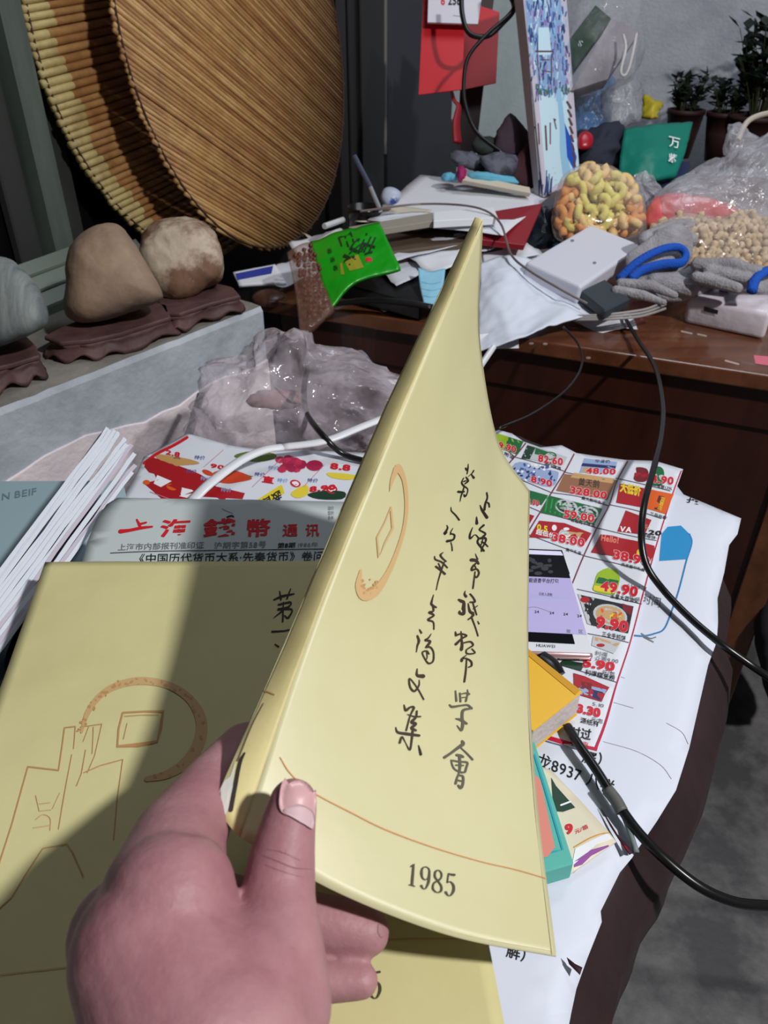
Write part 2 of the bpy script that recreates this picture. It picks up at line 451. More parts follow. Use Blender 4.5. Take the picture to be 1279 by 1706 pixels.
# sill slab
n = 90; Vs = []; Fs = []
for i in range(n + 1):
    t = t0 + (t1 - t0) * i / n; j1 = .003 * noise.noise(Vector((t * 30, 1, 0)))
    Vs += [alongs(t, .006, .68), alongs(t, .004 + j1, .79), alongs(t, .009 + j1, .798 + j1 * .5), alongs(t, .03, .8), alongs(t, .46, .8), alongs(t, .46, .68)]
fm = []
for i in range(n):
    a = i * 6; b = a + 6
    for k in range(6): Fs.append((a + k, b + k, b + (k + 1) % 6, a + (k + 1) % 6)); fm.append(1 if k in (2, 3) else 0)
Fs += [(0, 1, 2, 3, 4, 5), tuple(n * 6 + k for k in (5, 4, 3, 2, 1, 0))]; fm += [0, 0]
add('window_sill', (Vs, Fs), [cement, cement_top], fm=fm, kind='structure')
# window plane: black glass, frame profiles, sliding track
black = mat('black_glass', (14, 14, 16), .25, spec=.4)
alu = mat('green_grey_aluminium', (112, 122, 114), .4, metal=.3, mix=((84, 92, 88), 3, .3, .8, (8, 8, 1)))
alu_d = mat('dark_aluminium', (70, 72, 70), .35, metal=.4)
def tu(u, off):
    """distance along the left wall where picture column u (at mid height) meets the plane off"""
    r = D(u, 200, 1) - CAM; b = along(0, off, 0)
    det = E2.x * (-r.y) - (-r.x) * E2.y
    return ((CAM.x - b.x) * (-r.y) - (-r.x) * (CAM.y - b.y)) / det
win = thing('window_1', along(0, .36, .8), 'x', 'x'); del win['label']; del win['category']; win['kind'] = 'structure'
def vbar(t, wd, off, dp, z0, z1, m, name, parent):
    f = [along(t, off, z0), along(t + wd, off, z0), along(t + wd, off, z1), along(t, off, z1)]
    return add(name, bev(box4(f, NL * dp), .003, 1), m, parent)
OFW = .36
add('pane', box4([along(-1.5, OFW + .03, .8), along(2.6, OFW + .03, .8), along(2.6, OFW + .03, 2.4), along(-1.5, OFW + .03, 2.4)], NL * .01), black, win)
ta = tu(20, OFW); tb = tu(98, OFW)
vbar(tu(30, OFW), tu(66, OFW) - tu(30, OFW), OFW - .02, .05, .8, 2.4, alu, 'frame', win)
vbar(tu(68, OFW), tu(102, OFW) - tu(68, OFW), OFW, .03, .8, 2.4, alu_d, 'frame', win)
vbar(tu(-20, OFW), tu(22, OFW) - tu(-20, OFW), OFW + .005, .02, .8, 2.4, alu_d, 'frame', win)
alu_l = mat('pale_green_aluminium', (112, 122, 112), .35, metal=.5)
for k, o_ in enumerate((.20, .245, .29)):
    add('track', bev(box4([along(-1.0, o_, .815 + .012 * k), along(tu(165, .3), o_, .815 + .012 * k), along(tu(165, .3), o_ + .018, .835 + .012 * k), along(-1.0, o_ + .018, .835 + .012 * k)], Vector((0, 0, -.03))), .002, 1), alu_l, win)
# door frame and dark door leaf further along the same wall
door = thing('door_1', along(1.9, .34, 0), 'x', 'x'); del door['label']; del door['category']; door['kind'] = 'structure'
dk = mat('dark_brown_paint', (30, 28, 27), .4)
for (u0, u1, o_) in ((566, 580, .30), (584, 600, .315), (603, 640, .305)):
    vbar(tu(u0, o_), tu(u1, o_) - tu(u0, o_), o_, .05, 0, 2.4, dk, 'jamb', door)
vbar(tu(640, .31), .012, .305, .02, .8, 2.4, mat('pale_edge_strip', (120, 118, 112), .5), 'edge_strip', door)
vbar(tu(645, .33), tu(752, .33) - tu(645, .33), .33, .03, 0, 2.4, mat('dark_grey_panel', (62, 62, 70), .6, bump=(200, .2)), 'leaf', door)
TC = tu(752, .33) + .24
add('wall_left', box4([along(SILL_END + .02, .37, 0), along(TC, .37, 0), along(TC, .37, .8), along(SILL_END + .02, .37, .8)], NL * .03), dk, kind='structure')
cor = along(TC, .33, 0)
def back(s, z, off=0): p = cor + E1 * s - Vector((E1.y, -E1.x, 0)) * off * -1; return Vector((p.x, p.y, z))
NB = Vector((-E1.y, E1.x, 0))  # away from the room
def bk(s, z, off=0): p = cor + E1 * s + NB * off; return Vector((p.x, p.y, z))
add('wall_back', box4([bk(-.3, 0), bk(3, 0), bk(3, 2.6), bk(-.3, 2.6)], NB * .1), grey_wall, kind='structure')
pale = mat('pale_blue_wash', (214, 228, 230), .85, mix=((190, 206, 208), 5, .4, .7), bump=(90, .4))
def sb(u, off=0):
    r = D(u, 200, 1) - CAM; b = bk(0, 0, off); det = E1.x * (-r.y) + r.x * E1.y
    return ((CAM.x - b.x) * (-r.y) + r.x * (CAM.y - b.y)) / det
add('wall_pier', box4([bk(sb(752), 0, -.03), bk(sb(900), 0, -.03), bk(sb(900), 2.6, -.03), bk(sb(752), 2.6, -.03)], NB * .03), pale, kind='structure')

# =================================================================== ROUND STALK MATS
stalkA = mat('dry_stalk', (176, 132, 82), .55, mix=((128, 88, 50), 16, .42, .75, (1, 1, 1)), bump=(200, .3))
stalkB = mat('pale_stalk', (196, 156, 100), .5, mix=((150, 108, 62), 14, .4, .75), bump=(200, .3))
stalkC = mat('brown_stalk', (142, 96, 56), .55, mix=((172, 126, 74), 14, .4, .7), bump=(200, .3))
tip_m = mat('green_yellow_stalk_end', (190, 172, 116), .55, mix=((140, 108, 66), 20, .45, .8))
cord_m = mat('dark_binding_cord', (62, 46, 34), .8)
def stalk_mat(name, c, r, lean, spacing, ang, label, two_tone, seed):
    rnd = random.Random(seed)
    nrm = Vector((E2.y, -E2.x, 0)); up = Vector((0, 0, 1)) * math.cos(lean) - nrm * math.sin(lean); h = E2
    fn = h.cross(up).normalized()
    if fn.dot(CAM - c) < 0: fn = -fn
    root = thing(name, c - up * r, label, 'mat')
    a = h * math.cos(ang) + up * math.sin(ang); b = -h * math.sin(ang) + up * math.cos(ang)   # stalk direction, stacking direction
    k = 0; y = -r + spacing * .5
    while y < r:
        L = math.sqrt(max(r * r - y * y, 0)); w_ = spacing * (.84 + .28 * rnd.random())
        e0 = -L - rnd.uniform(-.002, .005); e1 = L + rnd.uniform(-.002, .005)
        if L > .02:
            m = rnd.choice((stalkA, stalkA, stalkB, stalkB, stalkC))
            P = [c + b * y + a * e0 + fn * rnd.uniform(0, .004), c + b * (y + rnd.uniform(-.0015, .0015)) + a * (e0 + e1) / 2 + fn * rnd.uniform(0, .0015), c + b * y + a * e1 + fn * rnd.uniform(0, .0015)]
            V, F = tube(P, w_ * .52, n=8, smooth_n=1, cap=True)
            if two_tone:
                cut = e0 + .042 + .03 * rnd.random()
                P = [P[0], P[0] + a * .001 + a * (cut - e0), P[2]]
                V, F = tube(P, w_ * .52, n=8, smooth_n=1, cap=True)
                mi = [1] * 8 + [0] * 8 + [1, 0]
                child('stalk', V, F, [rnd.choice((stalkC, stalkA)), tip_m], root, fm=mi, smooth=True)
            else:
                child('stalk', V, F, m, root, smooth=True)
        y += w_; k += 1
    # rim lashings
    Q = [c + h * math.cos(t) * (r - .004) + up * math.sin(t) * (r - .004) + fn * .006 for t in [2 * math.pi * i / 72 for i in range(73)]]
    add('rim_cord', tube(Q, .0022, n=5, smooth_n=1), cord_m, root)
    for tt in (-.62, -.2, .2, .62):
        L = math.sqrt(1 - tt * tt) * r
        Q = [c + a * tt * r + b * (L * s) - fn * (.004) for s in [-1 + 2 * i / 12 for i in range(13)]]
        add('cross_cord', tube(Q, .0012, n=4, smooth_n=1), cord_m, root)
    return root
cF = D(416.6, 74, 1.66); cR = D(325.5, 87, 1.63) + NL * .035
stalk_mat('stalk_mat', cF, .42, .15, .0086, math.radians(-31), 'large round golden stalk mat with diagonal reeds leaning in front', False, 1)
stalk_mat('stalk_mat', cR, .415, .15, .0135, math.radians(5), 'round brown stalk mat with horizontal reeds half hidden behind the other mat', True, 2)

# =================================================================== STONES ON CARVED STANDS
tan = mat('tan_stone', (166, 140, 116), .7, mix=((124, 104, 92), 9, .38, .68), bump=(60, .5))
whs = mat('white_brown_stone', (196, 180, 160), .75, mix=((120, 88, 68), 7, .46, .56), bump=(45, .9))
grs = mat('grey_striped_stone', (138, 144, 142), .7, mix=((104, 110, 112), 14, .4, .65, (6, 1, 1), (0, .6, .6)), bump=(50, .5))
carv = mat('purple_brown_wood', (98, 70, 66), .6, mix=((66, 46, 46), 18, .35, .7), bump=(60, .4))
V, F = lump([(107, 515), (108, 470), (113, 420), (135, 390), (168, 372), (200, 374), (222, 402), (246, 445), (270, 485), (262, 503), (215, 520), (160, 538), (125, 535)], 1.17, .07, n=15, amp=.004, fr=14, seed=2, pw=.6)
add('stone', (V, F), tan, smooth=True, label='smooth tan cone-shaped stone on the middle carved stand', cat='stone')
V, F = lump([(236, 460), (233, 405), (245, 375), (275, 363), (330, 366), (358, 385), (371, 420), (370, 462), (345, 478), (318, 494), (290, 500), (262, 490)], 1.30, .065, n=15, amp=.009, fr=16, seed=5, pw=.5)
add('stone', (V, F), whs, smooth=True, label='rough white stone with brown veins beside the leaning mats', cat='stone')
V, F = lump([(-70, 560), (-90, 480), (-50, 432), (10, 430), (35, 448), (62, 478), (78, 510), (81, 535), (70, 550), (35, 566), (-10, 578)], 1.05, .06, n=13, amp=.003, fr=12, seed=8)
add('stone', (V, F), grs, smooth=True, label='grey striped stone cut by the left edge of the picture', cat='stone')
def stand(topz, tp, label, h, seed):
    """carved stand: thin top plate over a scalloped skirt"""
    top = [W(u, v, topz) for u, v in tp]
    root = thing('carved_stand', sum(top, Vector()) / len(top) - Vector((0, 0, h)), label, 'stand')
    add('top_plate', bev(prism(top, (0, 0, -.007)), .002, 1), carv, root)
    P = catmull([p for p in top], 10, closed=True); c = sum(P, Vector()) / len(P); V = []; F = []; n = len(P)
    lv = [(0, .96), (.25, .90), (.5, .93), (.8, 1.0), (1, 1.03)]
    for s, k in lv:
        for i, p in enumerate(P):
            lobes = .5 + .5 * math.cos(i / n * 2 * math.pi * 9 + seed)
            q = c + (p - c) * (k + .05 * lobes * s) ; q.z = topz - .007 - (h - .007) * s * (.62 + .38 * lobes)
            V.append(q)
    for a_ in range(len(lv) - 1):
        for i in range(n): F.append((a_ * n + i, (a_ + 1) * n + i, (a_ + 1) * n + (i + 1) % n, a_ * n + (i + 1) % n))
    V.append(c + Vector((0, 0, -.008))); ci = len(V) - 1
    for i in range(n): F.append((i, (i + 1) % n, ci))
    V.append(c + Vector((0, 0, -h * .5))); ci = len(V) - 1; b_ = (len(lv) - 1) * n
    for i in range(n): F.append((b_ + (i + 1) % n, b_ + i, ci))
    add('carved_skirt', (rough_(V, c, .004, 40, seed), F), carv, root, smooth=True)
stand(.832, [(72, 560), (95, 548), (160, 520), (250, 500), (278, 508), (284, 528), (200, 555), (150, 566), (100, 570)], 'purple brown carved wooden stand under the tan stone', .032, 1)
stand(.832, [(262, 500), (300, 478), (345, 468), (388, 478), (400, 492), (350, 505), (300, 522), (275, 520)], 'purple brown carved wooden stand under the white stone', .03, 3)
stand(.836, [(-90, 570), (-40, 540), (30, 545), (60, 575), (66, 592), (20, 606), (-40, 620)], 'dark carved stand under the grey striped stone', .034, 5)
# pink chalk mark on the sill face and grey strap against the wall
V, F = tube([W(335, 655, .74) , W(322, 700, .735), W(308, 745, .80)], .006, n=6, flat=.35)
add('strap', (V, F), mat('grey_strap', (120, 118, 116), .7), label='grey strap hanging down the pink plaster wall behind the crumpled bag', cat='strap')

# =================================================================== DESK
ZD = .76
DA = W(480, 505, ZD); DA = DA - E1 * .06; DBK = NB * 1.66
wood = mat('varnished_wood', (112, 68, 44), .22, mix=((84, 46, 28), 3.5, .35, .7, (1, 14, 4), (0, 0, -.41)), coat=.3, bump=(8, .05))
wood_d = mat('dark_red_wood', (64, 32, 22), .3, mix=((44, 20, 14), 3, .3, .75, (6, 1, 1)), coat=.2)
desk = thing('desk', DA + E1 * .8 + NB * .5 - Vector((0, 0, ZD)), 'dark varnished wooden desk heaped with papers and bags', 'desk')
LN = 1.55
add('desktop', bev(box4([DA, DA + E1 * LN, DA + E1 * LN + DBK, DA + DBK], (0, 0, -.026)), .003, 2), wood, desk)
PE = (Vector((.694, 1.062, 0)) - DA).dot(E1)
def dp(s, z, off=0): p = DA + E1 * s + NB * off; return Vector((p.x, p.y, z))
add('front_panel', box4([dp(.03, 0, .025), dp(PE - .05, 0, .025), dp(PE - .05, ZD - .026, .025), dp(.03, ZD - .026, .025)], NB * .018), wood_d, desk)
add('leg', bev(box4([dp(PE - .05, 0, .015), dp(PE, 0, .015), dp(PE, ZD - .026, .015), dp(PE - .05, ZD - .026, .015)], NB * .05), .002, 1), wood, desk)
add('rail', bev(box4([dp(.03, ZD - .1, .018), dp(PE, ZD - .1, .018), dp(PE, ZD - .026, .018), dp(.03, ZD - .026, .018)], NB * .006), .002, 1), wood_d, desk)
add('side_panel', box4([dp(PE - .02, 0, .06), dp(PE - .02, 0, .62), dp(PE - .02, ZD - .026, .62), dp(PE - .02, ZD - .026, .06)], E1 * .018), wood_d, desk)
add('side_panel', box4([dp(.03, 0, .045), dp(.03, 0, 1.4), dp(.03, ZD - .026, 1.4), dp(.03, ZD - .026, .045)], E1 * .018), wood_d, desk)
add('back_panel', box4([dp(.03, 0, .9), dp(LN, 0, .9), dp(LN, ZD - .026, .9), dp(.03, ZD - .026, .9)], NB * .018), wood_d, desk)
# black lump added to stand for the dark inside the kneehole
V, F = lump([(1262, 1010), (1282, 960), (1320, 950), (1360, 1000), (1370, 1100), (1340, 1180), (1290, 1160), (1266, 1110)], 1.45, .06, n=11, amp=.02, fr=9)
add('kneehole_dark_lump', (V, F), mat('kneehole_black', (30, 28, 32), .8, bump=(40, .5)), smooth=True, label='black lump added for the dark of the space under the desk', cat='bag')

paper = mat('white_paper', (222, 224, 232), .75, bump=(9, .25))
paper2 = mat('grey_white_paper', (198, 200, 210), .75, bump=(9, .25))
paper3 = mat('cream_paper', (206, 198, 180), .75, bump=(12, .25))
def sheet(name, px4, label, cat, m, th=.0006, wr=.002, ws=14, seed=0, nu=16, nv=12, group=None, edge=.0):
    """px4: four (u,v,z) corners, in order round the sheet"""
    P = [W(*p) for p in px4]
    if nrm4(P).z < 0: P = [P[0], P[3], P[2], P[1]]
    return add(name, shell(quadS(*P), nu, nv, th, wr, ws, seed, edge=edge), m, label=label, cat=cat, smooth=True, group=group)
# large white sheet at the back of the heap, on its own pile
sheet('paper_sheet', [(700, 290, .872), (917, 325, .87), (838, 392, .862), (612, 366, .862)], 'large white sheet lying on top at the back of the paper heap', 'paper', paper, seed=3)
sheet('paper_sheet', [(590, 368, .858), (640, 340, .866), (720, 350, .866), (690, 372, .858)], 'small off white sheet under the left corner of the large white sheet', 'paper', paper3, seed=4)
b = add('paper_pad', bev(box4([W(722, 353, .884), W(822, 345, .884), W(829, 362, .884), W(722, 368, .884)], (0, 0, -.014)), .001, 1), mat('pad_white', (232, 234, 242), .7), label='thick white pad of paper in front of the large sheet', cat='paper')
b = add('book', bev(box4([W(580, 378, .880), W(721, 354, .880), W(721, 368, .880), W(604, 386, .880)], (0, 0, -.012)), .001, 1), mat('dull_page_edges', (150, 144, 132), .8), label='closed book with dull grey page edges left of the white pad', cat='book')
# heap of loose sheets under them
hp = [
 ([(560, 395, .842), (700, 372, .842), (850, 385, .842), (640, 440, .83)], paper2, 'crooked grey white sheet directly below the white pad'),
 ([(650, 400, .835), (760, 378, .835), (850, 400, .832), (720, 460, .82)], paper, 'white sheet curling over the middle of the heap'),
 ([(600, 420, .822), (740, 390, .828), (800, 410, .82), (660, 474, .806)], paper2, 'grey sheet with a rolled front edge beside the green packet'),
 ([(480, 405, .80), (566, 380, .83), (600, 392, .82), (500, 430, .80)], paper, 'white sheet poking out behind the green packet'),
 ([(430, 462, .782), (520, 410, .79), (560, 440, .785), (470, 480, .775)], paper2, 'pale sheet between the blue booklet and the nut packet'),
 ([(740, 400, .826), (845, 388, .83), (905, 420, .805), (800, 455, .80)], paper, 'white sheet behind the tip of the held book'),
 ([(790, 420, .795), (880, 405, .80), (930, 440, .79), (830, 470, .785)], paper2, 'flat grey sheet under the thin wire'),
 ([(940, 528, .768), (1050, 520, .77), (1062, 548, .764), (1000, 552, .763)], paper, 'thin white slip with blue scribbles at the desk edge'),
 ([(500, 385, .79), (640, 470, .765), (720, 500, .764), (640, 520, .763)], paper3, 'cream sheet at the bottom of the heap over the desk edge'),
]
for i, (q, m, lb) in enumerate(hp):
    sheet('paper_sheet', q, lb, 'paper', m, wr=.006, ws=18, seed=10 + i, edge=.002)
# filler volumes of the heap: dark folders
fold = mat('black_plastic', (26, 26, 28), .3, bump=(30, .4)); fold2 = mat('brown_folder', (86, 70, 56), .6)
for i, (q, h, m, lb) in enumerate([
 ([(560, 470, .80), (700, 440, .81), (830, 470, .80), (700, 508, .79)], .03, fold, 'shiny black plastic folder under the middle of the heap'),
 ([(600, 380, .845), (800, 365, .845), (840, 395, .84), (650, 420, .84)], .07, fold2, 'brown document box carrying the papers behind the pad'),
 ([(690, 330, .86), (880, 330, .86), (860, 365, .86), (700, 365, .86)], .095, fold2, 'brown document box under the large white sheet')]):
    add('folder', bev(box4([W(*p) for p in q], (0, 0, -h)), .003, 1), m, label=lb, cat='folder')
bl = sheet('booklet', [(388, 453, .786), (458, 440, .79), (476, 470, .782), (398, 474, .78)], 'white and blue booklet at the left end of the desk', 'booklet', paper, th=.006, wr=.001)
p = Print(bl); p.quad((392, 456), (455, 443), (452, 456), (395, 467), ink('deep_blue_ink', (34, 60, 160)), 8, 3); p.build()
add('plastic_tube', tube([W(540, 377, .85), W(572, 366, .85)], .006, n=10, smooth_n=1), mat('clear_white_plastic', (210, 212, 216), .2), label='short white plastic tube at the foot of the mats', cat='tube')
# red book and dark packet
rb = [D(795, 398, 1.50), D(874, 408, 1.52), D(905, 338, 1.66), D(820, 352, 1.62)]
add('notebook', bev(box4(rb, -nrm4(rb) * .012 if nrm4(rb).dot(CAM - rb[0]) > 0 else nrm4(rb) * .012), .001, 1), mat('dark_red_cover', (140, 28, 40), .5), label='dark red notebook tilted under the corner of the large sheet', cat='notebook')
V, F = lump([(868, 395), (885, 352), (915, 340), (950, 350), (955, 400), (930, 412), (885, 412)], 1.66, .03, n=9, amp=.008, fr=24, ridge=True)
add('snack_packet', (V, F), mat('dark_teal_foil', (24, 34, 42), .25, mix=((70, 150, 170), 14, .6, .66)), smooth=False, label='dark foil packet with a light blue patch left of the puff snacks', cat='packet')
# face mask
mk_s = Surf([[D(708, 512, 1.36), D(722, 516, 1.36), D(735, 508, 1.37)], [D(700, 480, 1.39), D(716, 482, 1.385), D(738, 480, 1.39)], [D(696, 446, 1.42), D(716, 452, 1.42), D(742, 446, 1.43)]])
o = add('face_mask', shell(mk_s, 10, 18, .0015, .0015, 60), mat('light_blue_mask', (140, 196, 222), .8), label='light blue face mask hanging over the desk edge left of the held book', cat='mask', smooth=True)
p = Print(o)
for k in range(3): p.stroke([(702, 470 + 11 * k), (718, 473 + 11 * k), (734, 470 + 11 * k)], 1.2, ink('mask_fold', (110, 170, 200)))
p.build('pleat')
# white cloth draped over the desk edge
cl = Surf([
 [D(790, 583, 1.27), D(830, 574, 1.26), D(864, 566, 1.26), D(900, 548, 1.27), D(940, 534, 1.29), D(1010, 518, 1.33)],
 [D(795, 540, 1.32), D(835, 532, 1.30), D(870, 525, 1.31), D(915, 515, 1.33), D(955, 505, 1.34), D(1002, 508, 1.36)],
 [D(798, 480, 1.38), D(835, 470, 1.37), D(880, 470, 1.38), D(925, 472, 1.385), D(950, 478, 1.39), D(985, 500, 1.38)],
 [D(800, 436, 1.44), D(835, 425, 1.45), D(880, 430, 1.44), D(905, 440, 1.43), D(935, 455, 1.42), D(972, 482, 1.41)]])
add('cloth', shell(cl, 44, 34, .002, .007, 16, 3), mat('soft_white_cloth', (214, 222, 236), .85, bump=(18, .3)), label='crumpled white cloth draped over the front edge of the desk', cat='cloth', smooth=True)
sheet('paper_sheet', [(780, 560, .775), (864, 548, .775), (864, 580, .752), (784, 582, .752)], 'white sheet corner showing below the draped cloth', 'paper', paper, wr=.001, seed=31)
add('drinking_straw', tube([D(797, 615, 1.22), D(822, 578, 1.25)], .005, n=8, smooth_n=1), mat('white_plastic', (220, 222, 228), .3), label='short white plastic stick hanging below the draped cloth', cat='stick')
# router box
rf = [W(875, 436, .850), W(968, 478, .832), W(1070, 408, .845)]; rf.append(rf[0] + rf[2] - rf[1])
n4 = nrm4(rf); n4 = n4 if n4.z > 0 else -n4
o = add('power_strip_box', bev(box4(rf, -n4 * .034), .006, 3), mat('white_abs_plastic', (214, 214, 228), .4), label='white plastic box with small holes lying tilted on the cloth', cat='box', smooth=False)
p = Print(o)
for u, v in ((1018, 375), (1060, 405), (953, 401), (990, 438)): p.ell(u, v, 3.2, 2.2, GRY)
p.build('hole')
af = [W(966, 484, .822), W(1008, 518, .812)]; af += [af[1] + (W(1050, 497, .818) - af[1]), af[0] + (W(1050, 497, .818) - af[1])]
n4 = nrm4(af); n4 = n4 if n4.z > 0 else -n4
add('power_adapter', bev(box4(af, -n4 * .017), .002, 1), mat('dark_grey_plastic', (52, 60, 68), .5), label='dark grey rectangular power adapter against the white box', cat='adapter')
grey_wire = mat('grey_wire', (150, 146, 146), .4); blk = mat('black_rubber', (20, 20, 21), .28)
add('wire', tube([D(600, 352, 1.55), D(700, 340, 1.6), D(790, 345, 1.55), D(832, 370, 1.5), D(850, 422, 1.42), D(880, 450, 1.37), D(930, 480, 1.33), D(978, 506, 1.31)], .0022, n=8), mat('brown_grey_wire', (112, 100, 98), .4), label='thin brown grey wire running over the papers to the adapter', cat='wire')
for k in range(3):
    add('wire', tube([D(945, 527 + 3 * k, 1.315), D(1010, 524 + 4 * k, 1.30), D(1060, 518 + 5 * k, 1.30), D(1085, 512 + 5 * k, 1.31), D(1108, 500 + 7 * k, 1.33)], .0022, n=8), grey_wire, label=('uppermost', 'middle', 'lowest')[k] + ' grey wire of the loose bundle under the adapter', cat='wire', group='grey wires under the adapter')
# puffed snacks
def spaghetti(c, r, ang, seed, turn=4.6, rr=.35):
    rnd = random.Random(seed); ax = Vector((rnd.uniform(-1, 1), rnd.uniform(-1, 1), rnd.uniform(-1, 1))).normalized(); x = ax.orthogonal().normalized(); y = ax.cross(x)
    return tube([c + (x * math.cos(t) + y * math.sin(t)) * r for t in [turn * k / 5 for k in range(6)]], r * rr * 1.6, n=7, smooth_n=2)
sn = thing('puff_snack_bag', W(1000, 405, ZD), 'clear bag of yellow and orange puffed snack rings behind the white box', 'snack bag')
py = mat('yellow_puff', (222, 208, 112), .7, bump=(120, .5)); po = mat('orange_puff', (222, 150, 84), .7, bump=(120, .5)); pc = mat('pale_puff', (232, 196, 128), .7, bump=(120, .5))
rnd = random.Random(5); pts = []
out = [(924, 395), (922, 340), (940, 290), (975, 272), (1020, 278), (1058, 310), (1077, 345), (1074, 385), (1040, 402), (970, 408)]
def inside(u, v, poly):
    c = False; n = len(poly)
    for i in range(n):
        a, b2 = poly[i], poly[(i + 1) % n]
        if (a[1] > v) != (b2[1] > v) and u < (b2[0] - a[0]) * (v - a[1]) / (b2[1] - a[1]) + a[0]: c = not c
    return c
k = 0; gx = []
for j in range(7):
    for i in range(9):
        u = 930 + i * 17 + (j % 2) * 8 + rnd.uniform(-3, 3); v = 282 + j * 18 + rnd.uniform(-3, 3)
        if inside(u, v, out) and inside(u + 6, v + 6, out) and inside(u - 6, v - 5, out): gx.append((u, v))
for (u, v) in gx:
    yy = 952 < u < 1032 and 285 < v < 372
    m = py if yy and rnd.random() < .9 else (po if rnd.random() < .55 or u < 950 else pc)
    c = D(u, v, 1.585 + rnd.uniform(0, .02))
    add('puff_ring', spaghetti(c, .0118, 0, rnd.random(), rr=.45), m, sn, smooth=True)
add('snack_mass', lump([(a * .93 + 70, b2 * .93 + 24) for a, b2 in out], 1.64, .03, n=7, amp=.004, fr=60), po, sn, smooth=True, kind='stuff')
add('bag_film', lump(out, 1.60, .062, n=11, amp=.004, fr=16, ridge=True), film('snack_film', (235, 232, 225), .06, .08, .35), sn, smooth=True)
# pink bag, big clear bag, crumpled bag
pk = [(1074, 372), (1082, 340), (1110, 322), (1160, 325), (1210, 338), (1240, 360), (1200, 378), (1130, 384), (1090, 390)]
pb = thing('pink_parcel', W(1140, 390, ZD), 'pink red wrapped parcel inside the large clear bag on the right', 'parcel')
add('wrapping', lump(pk, 1.62, .05, n=11, amp=.006, fr=20, ridge=True), mat('pink_red_film', (214, 84, 96), .25, mix=((230, 130, 120), 12, .4, .7), bump=(30, .5)), pb, smooth=True)
bg = [(1076, 365), (1100, 320), (1150, 288), (1200, 262), (1262, 232), (1330, 210), (1380, 300), (1340, 400), (1260, 430), (1180, 400), (1110, 392)]
add('plastic_bag', lump(bg, 1.66, .12, n=17, amp=.016, fr=11, ridge=True, sm=8), film('milky_film', (214, 214, 222), .22, .2, .55, bump=(26, .8), patchy=.35), smooth=True, label='large clear plastic bag lying in folds at the right edge', cat='bag')
tw = [(1212, 225), (1216, 206), (1236, 208), (1250, 222), (1274, 236), (1240, 262), (1206, 258)]
add('plastic_bag', lump(tw, 1.74, .03, n=9, amp=.012, fr=20, ridge=True), film('milky_film', (214, 214, 222)), smooth=True, label='small knotted bag top standing above the large clear bag', cat='bag')
add('plastic_bag', lump([(1042, 318), (1048, 296), (1066, 288), (1076, 282), (1092, 302), (1104, 320), (1080, 345), (1050, 340)], 1.70, .03, n=9, amp=.014, fr=26, ridge=True), film('milky_film', (214, 214, 222)), smooth=False, label='small crumpled clear bag between puff snacks and teal pouch', cat='bag')
add('bag_handle', tube([D(1228, 234, 1.72), D(1248, 200, 1.74), D(1290, 188, 1.76), D(1330, 200, 1.78)], .006, n=8), mat('cream_cord', (190, 180, 165), .6), label='cream cord loop behind the large clear bag', cat='cord')
# peanuts
pn = thing('peanut_bag', W(1190, 450, ZD), 'clear bag of unshelled peanuts behind the gloves', 'peanut bag')
pm = mat('peanut_shell', (214, 190, 156), .8, mix=((178, 150, 116), 60, .4, .7), bump=(220, .7))
nutmesh = None
def nut(c, dr, r):
    ax = dr.normalized(); pr = [(-1.35, .35), (-1.1, .78), (-.7, .95), (-.1, .72), (.5, .9), (.95, .75), (1.2, .3)]
    return tube([c + ax * a_ * r for a_, _ in pr], [b_ * r for _, b_ in pr], n=8, smooth_n=1)
pz = [(1085, 372), (1140, 356), (1200, 362), (1250, 352), (1300, 380), (1310, 480), (1250, 475), (1180, 452), (1128, 428), (1090, 400)]
rnd = random.Random(9)
for j in range(10):
    for i in range(20):
        u = 1085 + i * 11.5 + (j % 2) * 6 + rnd.uniform(-3, 3); v = 358 + j * 12.5 + rnd.uniform(-3, 3)
        if inside(u, v, pz):
            c = D(u, v, 1.52 - (v - 360) * .0009 + rnd.uniform(-.008, .008))
            dr = Vector((rnd.uniform(-.6, .6), rnd.uniform(-.4, .4), rnd.uniform(.2, 1)))
            V, F = nut(c, dr, .0082)
            child('peanut', V, F, pm, pn, smooth=True)
add('peanut_mass', lump([(a * .94 + 72, b2 * .94 + 26) for a, b2 in pz], 1.53, .03, n=7, amp=.004, fr=60), pm, pn, smooth=True, kind='stuff')
add('bag_film', lump(pz, 1.49, .06, n=11, amp=.005, fr=16, ridge=True), film('nut_film', (225, 222, 220), .10, .1, .3, patchy=.1), pn, smooth=True)
